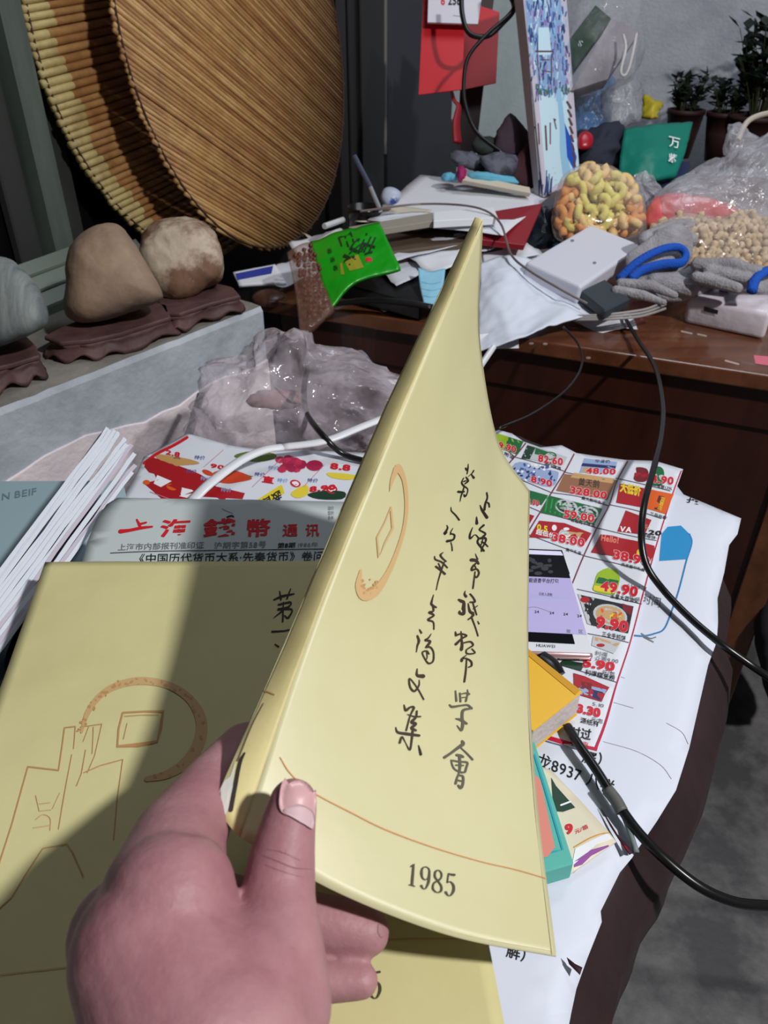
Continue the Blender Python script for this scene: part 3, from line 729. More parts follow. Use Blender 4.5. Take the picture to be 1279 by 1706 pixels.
# gloves
knit = mat('grey_knit', (168, 166, 170), .95, mix=((132, 130, 136), 30, .35, .7), bump=(260, 1.0))
knit_blue = mat('blue_knit_cuff', (22, 84, 190), .85, bump=(300, 1.0))
def glove(px, d, fingers, cuff, label, seed):
    root = thing('work_glove', D(px[0][0], px[0][1], d), label, 'glove')
    parts = [lump(px, d, .016, n=9, amp=.002, fr=30)]
    for f in fingers:
        Q = [D(*q[:3]) for q in f]; rr = [q[3] for q in f]
        for i in range(len(Q) - 1): parts.append(cone(Q[i], Q[i + 1], rr[i], rr[i + 1], 12))
    add('knit', remesh(join(*parts), .0022, 3), knit, root, smooth=True)
    add('cuff', tube([D(*q) for q in cuff], .0085, n=10, flat=.8), knit_blue, root, smooth=True)
glove([(1040, 430), (1080, 398), (1120, 372), (1150, 385), (1152, 430), (1120, 462), (1060, 470)], 1.40,
      [[(1075, 400, 1.42, .016), (1120, 378, 1.45, .014), (1150, 372, 1.46, .009)], [(1100, 395, 1.41, .016), (1150, 400, 1.42, .014)]],
      [(1030, 466, 1.36), (1062, 436, 1.355), (1100, 416, 1.36), (1130, 412, 1.37), (1142, 424, 1.37), (1134, 438, 1.36), (1104, 440, 1.355), (1070, 450, 1.35), (1050, 466, 1.345)],
      'grey knitted work glove with its blue cuff open towards the white box', 1)
glove([(1050, 470), (1090, 455), (1130, 452), (1160, 440), (1200, 450), (1190, 480), (1150, 500), (1100, 500)], 1.36,
      [[(1034, 472, 1.345, .009), (1085, 476, 1.33, .010), (1124, 492, 1.32, .006)], [(1026, 484, 1.335, .009), (1070, 492, 1.32, .009), (1106, 504, 1.31, .005)], [(1090, 470, 1.35, .016), (1150, 480, 1.34, .016)]],
      [(1204, 452, 1.37), (1212, 468, 1.36), (1205, 485, 1.35)],
      'grey knitted glove with two fingers pointing right beside the adapter', 2)
glove([(1150, 436), (1200, 432), (1260, 440), (1300, 455), (1300, 490), (1240, 485), (1190, 470), (1160, 460)], 1.33,
      [[(1160, 440, 1.32, .010), (1220, 438, 1.30, .010), (1268, 456, 1.29, .008)], [(1160, 462, 1.31, .010), (1200, 472, 1.29, .011), (1228, 480, 1.28, .009)], [(1180, 450, 1.31, .010), (1248, 466, 1.29, .009)]],
      [(1252, 486, 1.27), (1258, 466, 1.28), (1276, 452, 1.29), (1300, 445, 1.30)],
      'grey knitted glove with a twisted blue cuff at the right edge', 3)
# wrapped white power bank
bf = [W(1137, 538, ZD), W(1272, 568, ZD), W(1272, 568, ZD) + Vector((0, 0, .047)), W(1137, 538, ZD) + Vector((0, 0, .047))]
o = add('wrapped_box', bev(box4(bf, NB * .07 + Vector((0, 0, .012))), .008, 3), mat('milky_white_plastic', (226, 218, 226), .35, bump=(30, .3)), label='milky white box wrapped in plastic at the front right of the desk', cat='box', smooth=True)
B_ = bev(box4([q - NB * .002 for q in bf], NB * .075 + Vector((0, 0, .016))), .009, 4)
add('shrink_wrap', ([q + Vector((noise.noise(q * 60), noise.noise(q * 60 + Vector((5, 5, 5))), noise.noise(q * 70))) * .002 for q in B_[0]], B_[1]), film('clear_wrap', (230, 228, 235), .12, .1, .4), o, smooth=True)
p = Print(o, .003); p.quad((1174, 510), (1197, 516), (1196, 523), (1173, 517), INK, 3, 2); p.build('slot')
# teal pouch
tp = Surf([[D(1030, 292, 1.78), D(1080, 297, 1.74), D(1128, 290, 1.76)], [D(1034, 252, 1.80), D(1088, 250, 1.77), D(1142, 250, 1.79)], [D(1040, 214, 1.84), D(1095, 206, 1.83), D(1154, 203, 1.84)]])
o = add('pouch', shell(tp, 20, 16, .02, .004, 26), mat('teal_green_pouch', (10, 120, 104), .45, bump=(30, .4)), label='teal green pouch with white characters in front of the plant pots', cat='pouch', smooth=True)
p = Print(o, .006); p.text('万', (1112, 246), (1130, 250), (1, -20), WHT, .01); p.text('紫', (1110, 270), (1124, 272), (2, -14), WHT, .01); p.build()
# plant pots and plants
pot = mat('dark_red_clay', (58, 32, 34), .6)
def lathe(c, prof, n=20):
    V = []; F = []
    for r, z in prof:
        for k in range(n): V.append(c + Vector((r * math.cos(2 * math.pi * k / n), r * math.sin(2 * math.pi * k / n), z)))
    for i in range(len(prof) - 1):
        for k in range(n): F.append((i * n + k, i * n + (k + 1) % n, (i + 1) * n + (k + 1) % n, (i + 1) * n + k))
    F.append(tuple(range(n - 1, -1, -1))); F.append(tuple(range((len(prof) - 1) * n, len(prof) * n)))
    return V, F
leaf_m = mat('dark_leaf', (44, 58, 44), .5, mix=((26, 36, 30), 20, .4, .7)); stem_m = mat('stem', (60, 62, 40), .6)
def plant(c, w_, h_, n, lab, seed, leaf=.036):
    rnd = random.Random(seed)
    root = thing('potted_plant', c, lab, 'plant')
    add('pot', lathe(c, [(.055 * w_, 0), (.075 * w_, .09), (.085 * w_, .14), (.09 * w_, .14), (.09 * w_, .155), (.078 * w_, .155), (.075 * w_, .13), (.01, .13)]), pot, root, smooth=True)
    sp = []
    for k in range(n):
        a = rnd.uniform(0, 2 * math.pi); rad = rnd.uniform(.2, 1) * .12 * w_; top = c + Vector((math.cos(a) * rad, math.sin(a) * rad, .15 + h_ * rnd.uniform(.4, 1)))
        b0 = c + Vector((math.cos(a) * .02, math.sin(a) * .02, .13)); sp.append(tube([b0, (b0 + top) / 2 + Vector((0, 0, .02)), top], [.002, .0016, .001], n=4, smooth_n=2))
        for j in range(5):
            t = .4 + .6 * j / 4; q = b0.lerp(top, t); dr = Vector((rnd.uniform(-1, 1), rnd.uniform(-1, 1), rnd.uniform(-.2, .8))).normalized()
            s = dr.cross(Vector((0, 0, 1))).normalized() * leaf * .38; L = leaf * rnd.uniform(.8, 1.5); m_ = q + dr * L * .5
            V = [q, m_ + s + Vector((0, 0, .003)), q + dr * L, m_ - s + Vector((0, 0, .003)), m_ - Vector((0, 0, .002))]
            child('leaf', V, [(0, 1, 4), (1, 2, 4), (2, 3, 4), (3, 0, 4)], leaf_m, root)
    add('stem', join(*sp), stem_m, root)
plant(W(1120, 250, ZD) * .0 + Vector((*W(1128, 262, ZD).xy, ZD)) + NB * .0, 0.72, .11, 26, 'dark leafy plant in a red clay pot behind the teal pouch', 1)
plant(Vector((*W(1192, 268, ZD).xy, ZD)), 0.72, .09, 26, 'low green plant in a wide red pot left of the big bush', 2)
plant(Vector((*W(1246, 262, ZD).xy, ZD)) - NB * .16, 1.1, .30, 58, 'tall dark bushy plant in a pot at the right edge', 3, leaf=.05)
# yellow bag, blue bags, carton
ys = Surf([[D(1068, 196, 2.0), D(1086, 196, 1.97), D(1094, 190, 1.98)], [D(1070, 158, 2.02), D(1090, 162, 2.0), D(1105, 178, 2.02)]])
add('wrapper', shell(ys, 8, 8, .008, .008, 40), mat('yellow_foil', (180, 164, 40), .4), label='crushed yellow wrapper beside the dark plants', cat='wrapper', smooth=True)
add('plastic_bag', lump([(955, 245), (950, 170), (975, 135), (1010, 118), (1030, 150), (1018, 185), (1008, 215), (985, 232)], 1.98, .04, n=11, amp=.015, fr=16, ridge=True), film('blue_film', (60, 132, 200), .55, .3, .3), smooth=True, label='translucent blue plastic bag right of the painted board', cat='bag')
add('plastic_bag', lump([(1015, 215), (1000, 160), (1030, 135), (1060, 118), (1070, 150), (1068, 198), (1050, 206)], 1.93, .035, n=11, amp=.012, fr=18, ridge=True), film('grey_film', (170, 172, 182), .35, .25, .3, patchy=.3), smooth=True, label='grey clear plastic bag hanging under the carton handle', cat='bag')
ct = thing('gift_carton', D(975, 140, 1.9), 'pale carton with a dark green side held in a clear bag beside the painted board', 'carton')
g1 = [D(992, 8, 1.86), D(1018, 30, 1.83), D(956, 116, 1.80), D(945, 70, 1.84)]
add('green_panel', bev(box4(g1, FW * .04), .001, 1), mat('dark_green_card', (26, 56, 34), .55), ct)
g2 = [D(1018, 30, 1.83), D(1066, 52, 1.85), D(1012, 132, 1.83), D(950, 152, 1.79)]
o = add('pale_panel', bev(box4(g2, FW * .04), .001, 1), mat('pale_grey_card', (150, 144, 150), .6, mix=((110, 106, 114), 5, .4, .7)), ct)
add('handle', tube([D(1038, 58, 1.80), D(1042, 80, 1.79), D(1034, 118, 1.78), D(1040, 126, 1.78), D(1048, 112, 1.78), D(1056, 78, 1.79), D(1060, 56, 1.8)], .0035, n=8), mat('white_cord', (196, 192, 190), .5), ct, smooth=True)
o2 = bpy.data.objects['green_panel']; p = Print(o2, .001); p.text('小', (964, 80), (972, 72), (-4, -9), WHT, 0); 
if p.F: add('print', (p.V, p.F), p.m, ct)
add('plastic_bag', lump([(955, 150), (945, 60), (985, -30), (1060, -30), (1072, 45), (1066, 110), (1040, 140), (985, 160)], 1.83, .09, n=11, amp=.014, fr=13, ridge=True), film('grey_clear', (200, 200, 208), .03, .12, .3, patchy=.15), smooth=True, label='clear carrier bag around the green and pale carton', cat='bag')
for (u, v, r) in ((1062, 57, 6), (1040, 90, 6), (1030, 104, 8), (1055, 102, 7), (1058, 134, 5)): pass
# things between the board and the plants
add('cloth_bundle', lump([(955, 255), (965, 222), (1000, 208), (1035, 205), (1038, 240), (1030, 280), (990, 295), (960, 285)], 1.85, .05, n=9, amp=.014, fr=16, ridge=True), mat('dark_blue_cloth', (36, 40, 56), .8), smooth=True, label='dark cloth bundle left of the teal pouch', cat='cloth')
add('fruit', lump([(962, 244), (964, 226), (976, 218), (988, 228), (984, 246), (970, 250)], 1.80, .015, n=9), mat('red_glossy', (170, 24, 40), .3), smooth=True, label='small red ball between the board and the dark cloth', cat='ball')
add('plastic_tray', bev(box4([D(1000, 296, 1.80), D(1140, 300, 1.78), D(1150, 268, 1.86), D(1010, 268, 1.88)], (0, 0, -.05)), .004, 2), mat('navy_plastic', (24, 34, 78), .5), label='navy tray under the teal pouch', cat='tray')
# painted board
fb = [D(906, 330, 1.72), D(967, 300, 1.80), D(940, -60, 1.80), D(866, -60, 1.72)]
o = add('painted_board', bev(box4(fb, D(889, 324, 1.76) - D(906, 330, 1.72)), .002, 1), mat('board_white_edge', (196, 190, 204), .6), label='tall narrow white board painted with a blue winter landscape', cat='painting')
p = Print(o, .0006)
cols = [ink('paint_blue', (74, 112, 172)), ink('paint_purple', (150, 120, 180)), ink('paint_sky', (150, 196, 226)), ink('paint_navy', (52, 68, 120)), ink('paint_ice', (198, 226, 238)), ink('paint_brown', (92, 70, 72)), ink('paint_green', (70, 110, 100)), ink('paint_cobalt', (34, 84, 190))]
p.quad((873, -20), (944, -20), (956, 150), (886, 160), ink('paint_base', (140, 170, 210)), 6, 12)
p.quad((886, 160), (956, 150), (964, 282), (900, 325), cols[4], 6, 10)
rnd = random.Random(3)
for k in range(330):
    v = rnd.uniform(-10, 158); u = 876 + v * .075 + rnd.uniform(0, 66); c_ = rnd.choice(cols[:5] if rnd.random() < .8 else (cols[1], cols[3]))
    L = rnd.uniform(6, 14); p.stroke([(u, v), (u + rnd.uniform(-2, 2), v + L)], rnd.uniform(1.2, 3), c_, sm=2)
p.quad((896, 46), (914, 46), (918, 92), (896, 92), cols[4], 2, 3)
for (a, b2, wd) in (((892, 86), (920, 86), 3), ((894, 92), (898, 134), 2), ((918, 90), (918, 134), 2), ((900, 100), (914, 100), 2), ((902, 118), (916, 120), 2), ((892, 212), (924, 200), 4), ((896, 206), (898, 240), 2), ((908, 210), (910, 250), 3), ((916, 205), (916, 240), 2), ((922, 198), (926, 215), 2)): p.stroke([a, b2], wd, cols[5], sm=1)
for k in range(26):
    u = 898 + rnd.uniform(0, 30); p.stroke([(u, 325 - rnd.uniform(0, 6)), (u + rnd.uniform(-4, 4), 325 - rnd.uniform(15, 46))], 1.6, cols[3], sm=1)
for k in range(22):
    u = 888 + rnd.uniform(0, 64); p.stroke([(u, 150 + rnd.uniform(-4, 8)), (u + rnd.uniform(-3, 5), 140 + rnd.uniform(0, 20))], 2.4, cols[6], sm=1)
p.stroke([(930, 150), (936, 210), (938, 250), (944, 292)], [7, 9, 12, 14], cols[2]); p.poly([(940, 205), (948, 225), (960, 262), (956, 285), (944, 262)], cols[7], rings=2)
for k in range(8): p.stroke([(944 + k * 1.6, 170 + k * 14), (950 + k, 180 + k * 14)], 4, cols[5], sm=1)
p.build('painting')
# hanging red cards and calendar
def card(px, label, cat, m, th=.003, ex=None):
    f = [D(*q) for q in px]; return add(cat.replace(' ', '_'), bev(box4(f, FW * th), .0004, 1), m, label=label, cat=cat)
redp = mat('red_card', (198, 20, 34), .5)
rc = card([(697, 158, 1.95), (770, 149, 1.95), (776, -30, 1.95), (706, -30, 1.95)], 'bright red paper card hanging on the dark door edge', 'red card', redp)
rc2 = card([(768, 150, 2.05), (826, 138, 2.05), (832, 20, 2.05), (770, 0, 2.05)], 'smaller red card hanging behind the black cable', 'red card', redp)
o = card([(712, 37, 1.92), (796, 40, 1.92), (806, -30, 1.92), (714, -30, 1.92)], 'small white calendar hanging over the red card', 'calendar', mat('calendar_white', (214, 212, 224), .6), th=.006)
p = Print(o, .0004); p.text('6', (734, 8), (742, 8), (0, -20), RED, .02); p.text('258', (746, 8), (768, 8), (0, -20), INK, .02); p.stroke([(755, 26), (772, 28)], 1, GRY, sm=1); p.build()
card([(762, 258, 2.10), (792, 258, 2.10), (826, -30, 2.10), (774, -30, 2.10)], 'dark brown strip standing behind the red cards', 'wooden strip', mat('brown_strip', (58, 40, 40), .6), th=.012)  # flat dark brown strip standing behind the cards
V, F = tube([D(752, 150, 2.0), D(757, 168, 2.0), D(764, 178, 2.0), D(760, 205, 2.0), D(762, 238, 2.0)], [.004, .006, .008, .012, .014], n=8, flat=.3)
add('ribbon', (V, F), mat('dark_red_ribbon', (150, 22, 36), .5), label='dark red ribbon tassel hanging below the red card', cat='ribbon', smooth=True)
add('cable', tube([D(768, -20, 1.80), D(770, 25, 1.80), D(782, 56, 1.80), D(812, 60, 1.80), D(838, 38, 1.80), D(856, 14, 1.80), D(846, -15, 1.80)], .006, n=8), blk, smooth=True, label='thick black cable looping at the top beside the painted board', cat='cable')
add('cable', tube([D(862, -5, 1.77), D(850, 22, 1.78), D(810, 58, 1.78), D(780, 95, 1.78), D(772, 140, 1.78), D(776, 180, 1.78), D(795, 222, 1.78), D(838, 256, 1.77)], .0045, n=8), blk, smooth=True, label='black cable curving down in front of the red cards', cat='cable')
# clutter at the back
purp = mat('dark_purple_cloth', (64, 52, 62), .85, bump=(40, .5)); gcl = mat('grey_patterned_cloth', (96, 98, 112), .85, mix=((50, 50, 62), 20, .45, .6)); cy = mat('cyan_cloth', (100, 176, 204), .8); mgn = mat('magenta_cloth', (150, 28, 92), .7); dkc = mat('dark_green_cloth', (40, 50, 46), .85); mrn = mat('maroon_cloth', (60, 30, 38), .85)
for (px, d, m, lb) in [
 ([(746, 262), (752, 250), (780, 252), (812, 262), (840, 270), (830, 290), (790, 285), (756, 276)], 1.80, gcl, 'grey patterned cloth bundle behind the large white sheet'),
 ([(800, 262), (830, 254), (862, 262), (858, 290), (826, 300), (806, 285)], 1.76, gcl, 'grey crumpled rag right of the patterned bundle'),
 ([(786, 240), (800, 226), (838, 234), (838, 252), (800, 258)], 1.86, dkc, 'dark green lump under the black cable'),
 ([(820, 238), (846, 192), (862, 200), (884, 230), (886, 262), (840, 262)], 1.84, purp, 'dark purple cloth heap against the painted board'),
 ([(860, 262), (884, 240), (892, 312), (850, 308), (838, 292)], 1.80, mrn, 'maroon cloth at the foot of the painted board'),
 ([(778, 290), (810, 283), (850, 292), (868, 306), (830, 306), (790, 302)], 1.76, cy, 'light cyan cloth strip behind the large white sheet'),
 ([(736, 298), (742, 288), (764, 290), (762, 302), (742, 304)], 1.78, cy, 'small cyan scrap left of the magenta scrap'),
 ([(762, 300), (762, 280), (772, 278), (776, 290), (770, 304)], 1.76, mgn, 'magenta scrap of cloth behind the large sheet')]:
    add('cloth_bundle', lump(px, d, .025, n=9, amp=.006, fr=30, ridge=True), m, smooth=True, label=lb, cat='cloth')
card([(770, 300, 1.74), (884, 322, 1.70), (882, 312, 1.72), (776, 290, 1.76)], 'cream folded paper edge behind the large white sheet', 'folded paper', paper3, th=.02)
# cup and pen, bottle
cup = thing('pen_cup', W(607, 360, ZD), 'dark metal cup holding a pen beside the mats', 'cup')
c = D(607, 342, 1.62); c.z -= .02
add('body', lathe(c - Vector((0, 0, .05)), [(.034, 0), (.036, .06), (.038, .068), (.035, .068), (.033, .01), (.005, .01)], 24), mat('dark_metal', (44, 42, 42), .25, metal=.7), cup, smooth=True)
add('ballpoint_pen', join(tube([D(634, 352, 1.58), D(616, 310, 1.58)], .0045, n=10, smooth_n=1)), mat('silver_pen', (196, 198, 204), .2, metal=.6), label='silver and blue ballpoint pen standing in the dark cup', cat='pen')
add('barrel', tube([D(617, 312, 1.58), D(590, 260, 1.585)], .005, n=10, smooth_n=1), mat('clear_blue_barrel', (70, 76, 100), .25), bpy.data.objects['ballpoint_pen'])
add('bottle_cap', lump([(634, 330), (640, 314), (655, 312), (668, 322), (662, 338), (644, 342)], 1.62, .02, n=9), mat('white_blue_cap', (176, 186, 206), .4, mix=((50, 70, 150), 12, .55, .6)), smooth=True, label='small blue and white plastic piece left of the large sheet', cat='plastic piece')
# green snack packet
gp = thing('nut_packet', D(575, 500, 1.37), 'green packet of roasted nuts hanging over the desk edge', 'snack packet')
gs = Surf([[D(553, 512, 1.32), D(590, 470, 1.33), D(667, 446, 1.34)], [D(532, 460, 1.36), D(592, 432, 1.36), D(650, 410, 1.38)], [D(516, 402, 1.42), D(578, 382, 1.42), D(632, 370, 1.43)]])
o = add('green_header', shell(gs, 24, 18, .006, .003, 30), mat('bright_green_film', (22, 152, 20), .3, bump=(26, .3)), gp, smooth=True)
p = Print(o, .0008); dg_ = ink('dark_green_ink', (14, 50, 16)); gd = ink('gold_ink', (150, 148, 40))
p.text('山', (560, 397), (588, 387), (8, 24), dg_, .01); p.text('花', (566, 437), (598, 396), (20, 10), dg_, .02); p.text('生', (596, 424), (612, 388), (24, 8), dg_, .02)
p.quad((574, 436), (596, 424), (606, 446), (582, 452), gd, 4, 3); p.quad((566, 440), (570, 438), (574, 458), (568, 458), gd, 2, 2)
for k in range(3): p.text('香', (546 + 5 * k, 424 + 14 * k), (554 + 5 * k, 420 + 14 * k), (-3, -9), dg_, .01)
p.ell(614, 433, 6, 4, RED); p.build()
nutm = mat('roasted_nut', (104, 56, 34), .4, mix=((70, 34, 22), 60, .4, .7))
rnd = random.Random(4); nz = [(490, 425), (516, 405), (532, 440), (550, 510), (515, 535), (500, 480)]
for j in range(16):
    for i in range(8):
        u = 490 + i * 8.5 + rnd.uniform(-2, 2); v = 408 + j * 8.5 + rnd.uniform(-2, 2)
        if inside(u, v, nz): add('nut', ico(D(u, v, 1.40 - (v - 410) * .0008), .0048, 1, (1, .9, 1.1)), nutm, gp, smooth=True)
nb = Surf([[D(500, 556, 1.29), D(525, 540, 1.29), D(556, 512, 1.31)], [D(490, 480, 1.345), D(512, 470, 1.34), D(534, 460, 1.355)], [D(478, 420, 1.40), D(498, 408, 1.40), D(518, 402, 1.415)]])
add('clear_window', shell(nb, 12, 18, .012, .002, 30), film('brown_window', (150, 110, 96), .25, .15, .3), gp, smooth=True)
# rounded dark bags hanging under the heap at the desk edge
add('leather_strap', tube([D(560, 505, 1.40), D(620, 500, 1.38), D(680, 505, 1.36), D(720, 512, 1.35)], .010, n=8, flat=.5), fold, smooth=True, label='black strap lying along the desk edge under the papers', cat='strap')
V, F = ico(D(448, 498, 1.50), .035, 3, (1, 1, .5)); 
add('corner_knob', (V, F), mat('dark_wood_corner', (70, 42, 34), .35), desk, smooth=True)
# pink stain on desktop
pkm = ink('pink_paint_spot', (214, 110, 130), .6)
p = Print(bpy.data.objects['desktop']); p.quad((1255, 592), (1279, 594), (1285, 610), (1258, 606), pkm, 3, 2)
for a, b2 in (((1135, 552), (1152, 556)), ((1162, 557), (1176, 560)), ((1208, 601), (1230, 607)), ((1150, 468), (1152, 470))): p.stroke([a, b2], 3.0, ink('worn_spot', (180, 160, 150)), sm=1)
for (u, v) in ((885, 572), (908, 573), (980, 596)): p.ell(u, v, 4, 2, ink('worn_spot', (180, 160, 150)))
o = p.build('worn_mark')

# =================================================================== LOW TABLE
ZT = .80
tw_ = mat('dark_table_wood', (58, 42, 44), .45, mix=((34, 25, 28), 5, .35, .7), bump=(30, .4))
rim = [(-260, 1300), (-200, 1000), (-60, 880), (215, 822), (300, 748), (560, 764), (815, 722), (900, 742), (1000, 772), (1090, 792), (1130, 830), (1190, 868), (1196, 930), (1186, 1000), (1180, 1080), (1160, 1160), (1130, 1250), (1090, 1340), (1036, 1430), (990, 1520), (950, 1640), (925, 1760), (890, 2000), (700, 2300), (300, 2350), (-100, 2000), (-260, 1600)]
R0 = [W(u, v, ZT - .006) for u, v in rim]
cT = sum(R0, Vector()) / len(R0)
P = catmull(R0, 4, closed=True); n = len(P); V = []; F = []
prof = [(0, 0), (.004, -.006), (.026, -.03), (.030, -.055), (.018, -.09), (-.01, -.13), (-.05, -.2)]
for i_, (o_, z) in enumerate(prof):
    for i, q in enumerate(P):
        t = P[(i + 1) % n] - P[i - 1]; nn = Vector((-t.y, t.x, 0)).normalized()
        if nn.dot(q - cT) < 0: nn = -nn
        near = .95 if q.y < .5 and q.x > 0 else (.75 if q.y < .58 and q.x > 0 else .1)
        wv = .004 * noise.noise(Vector((q.x * 25, q.y * 25, i_)))
        V.append(q + nn * ((o_ * near if o_ > 0 else o_) + wv) + Vector((0, 0, z)))
for a in range(len(prof) - 1):
    for i in range(n): F.append((a * n + i, (a + 1) * n + i, (a + 1) * n + (i + 1) % n, a * n + (i + 1) % n))
V.append(cT.copy()); k = len(V) - 1
for i in range(n): F.append((i, (i + 1) % n, k))
V.append(cT + Vector((0, 0, -.2))); k = len(V) - 1; b_ = (len(prof) - 1) * n
for i in range(n): F.append((b_ + (i + 1) % n, b_ + i, k))
tbl = thing('low_table', Vector((cT.x, cT.y, 0)), 'low table with a thick dark brown rounded edge covered in papers', 'table')
add('tabletop', (V, F), tw_, tbl, smooth=True)
add('pedestal', lathe(Vector((cT.x - .05, cT.y, 0)), [(.17, 0), (.165, .03), (.13, .12), (.12, .35), (.15, .55), (.2, .62)], 28), tw_, tbl, smooth=True)
# white poster paper covering the table; right edge rolls over the rim
po_px = [(1118, 790), (1140, 818), (1175, 832), (1236, 858), (1230, 884), (1216, 902), (1208, 948), (1197, 990), (1198, 1030), (1196, 1062), (1182, 1100), (1166, 1170), (1150, 1240), (1128, 1310), (1096, 1362), (1062, 1412), (1054, 1424), (1034, 1448), (1002, 1512), (1004, 1530), (980, 1590), (962, 1640), (945, 1720), (930, 1800), (500, 1850), (0, 1500), (-100, 1100), (-40, 900), (220, 826), (304, 752), (560, 768), (800, 730), (930, 762)]
poster_m = mat('glossy_white_poster', (214, 220, 234), .42, bump=(7, .25))
def poly_sheet(name, px, z, m, dip=0, dipw=.03, sub=5, wr=.0015, th=.0006, fine=.02, **k):
    """flat paper of any outline; dip = how far its edge sinks over the rim"""
    O = [W(u, v, z) for u, v in px]; bm = bmesh.new(); vs_ = [bm.verts.new(p) for p in O]; f = bm.faces.new(vs_)
    if f.normal.z < 0 or (f.normal_update() or f.normal.z < 0): f.normal_flip()
    bmesh.ops.triangulate(bm, faces=bm.faces[:])
    for _ in range(sub):
        es = [e for e in bm.edges if e.calc_length() > fine]
        if es: bmesh.ops.subdivide_edges(bm, edges=es, cuts=1)
        bmesh.ops.triangulate(bm, faces=[f for f in bm.faces if len(f.verts) > 4])
    bmesh.ops.triangulate(bm, faces=bm.faces[:])
    bm.verts.index_update(); top = [v.co.copy() for v in bm.verts]; tf = [tuple(v.index for v in f.verts) for f in bm.faces]
    be = [(e.verts[0].index, e.verts[1].index) for e in bm.edges if len(e.link_faces) == 1]; bm.free()
    def dist(p):
        d = 9
        for i in range(len(O)):
            a, b = O[i], O[(i + 1) % len(O)]; ab = b - a; t = max(0, min(1, (p - a).dot(ab) / max(ab.length_squared, 1e-9))); d = min(d, (p - a - ab * t).length)
        return d
    for i, p in enumerate(top):
        h = wr * noise.noise(p * 9) + wr
        if dip: e_ = dist(p); h -= dip * max(0, 1 - e_ / dipw) ** 2 * (1 if p.x > .1 else 0)
        top[i] = p + Vector((0, 0, h))
    m_ = len(top); V = top + [p - Vector((0, 0, th)) for p in top]; F = list(tf) + [tuple(i + m_ for i in reversed(q)) for q in tf] + [(a, b, b + m_, a + m_) for a, b in be]
    return add(name, (V, F), m, smooth=True, **k)
poster = poly_sheet('poster', po_px, ZT + .001, poster_m, dip=.006, label='large glossy white poster sheet spread over the low table', cat='poster')
p = Print(poster, .0004)
cyb = ink('cyan_print', (32, 140, 200))
p.poly([(1098, 935), (1102, 890), (1112, 878), (1134, 876), (1148, 890), (1152, 905), (1143, 932)], cyb, rings=2)
p.stroke([(1148, 890), (1152, 905), (1143, 935), (1130, 985), (1118, 1020), (1106, 1048), (1090, 1056), (1072, 1060), (1054, 1059)], 2.6, ink('blue_line_print', (40, 120, 180)))
p.text('按', (1142, 836), (1168, 842), (4, -14), INK, .01)
p.text('时间', (1068, 1003), (1100, 1012), (3, -18), GRY)
p.text('屏）', (968, 1268), (1016, 1280), (6, -24), INK, .01)
p.text('龙8937 八栏', (893, 1275), (1022, 1324), (5, -26), INK, .005)
p.text('解）', (842, 1592), (890, 1606), (4, -28), INK, .01)
for q in ([(1068, 1056), (1082, 1064), (1092, 1062)], [(1072, 1062), (1088, 1070)]): p.stroke(q, 2, GRY)
for q in ([(1010, 1120), (1040, 1130)], [(1020, 1170), (1055, 1180)], [(1005, 1236), (1060, 1252), (1100, 1275), (1118, 1298)], [(1110, 1205), (1135, 1220), (1146, 1240)]): p.stroke(q, .8, ink('faint_crease', (170, 172, 180)))
p.build()
# torn slits where the table shows through
slit = mat('torn_gap_dark', (50, 20, 34), .7)
tg = [(1000, 1346), (1012, 1364), (1028, 1390), (1046, 1410), (1056, 1420), (1048, 1424), (1030, 1398), (1016, 1376)]
ts = poly_sheet('paper_scrap', tg, ZT + .0055, slit, wr=.0002, label='dark red torn slit strip in the poster near the cable splice', cat='scrap')
p = Print(ts, .0004); p.poly([(1038, 1400), (1056, 1419), (1048, 1424), (1034, 1404)], RED, rings=1); p.build()
poly_sheet('paper_scrap', [(944, 1595), (958, 1606), (970, 1612), (966, 1624), (958, 1616), (948, 1606)], ZT + .0055, slit, wr=.0002, label='small dark torn notch in the poster below the held book corner', cat='scrap')

# ---------------------------------------------------------------- price flyer (right)
fl_px = [(800, 705), (815, 714), (852, 724), (872, 738), (900, 748), (935, 744), (960, 757), (1040, 768), (1090, 770), (1137, 784), (1120, 832), (1097, 905), (1075, 985), (1052, 1072), (1030, 1140), (1012, 1205), (994, 1257), (920, 1238), (850, 1215), (800, 1200), (770, 1000), (760, 800)]
fly_m = mat('flyer_paper', (218, 222, 232), .5, bump=(8, .25))
fly = poly_sheet('price_flyer', fl_px, ZT + .0035, fly_m, wr=.0016, fine=.012, sub=7, label='supermarket price flyer with red border under the phone', cat='flyer')
p = Print(fly, .0004)
bor = ink('crimson_border', (190, 24, 62)); bor2 = ink('plum_line', (120, 40, 60)); dkl = ink('thin_grey_line', (80, 66, 80))
p.stroke([(1135, 786), (1118, 833), (1095, 906), (1073, 986), (1050, 1073), (1028, 1141), (1010, 1206), (993, 1252)], [4, 4, 4, 4, 4, 5, 8, 10], bor)
p.stroke([(994, 1252), (955, 1242), (918, 1231), (870, 1217)], [12, 8, 7, 7], bor)
for q in ([(879, 734), (862, 756), (844, 777), (820, 812)], [(956, 757), (940, 787), (918, 822), (900, 853), (877, 892), (862, 930)], [(1045, 769), (1026, 805), (1014, 843), (993, 882), (971, 929), (955, 968), (948, 985)]): p.stroke(q, 2.2, bor2)
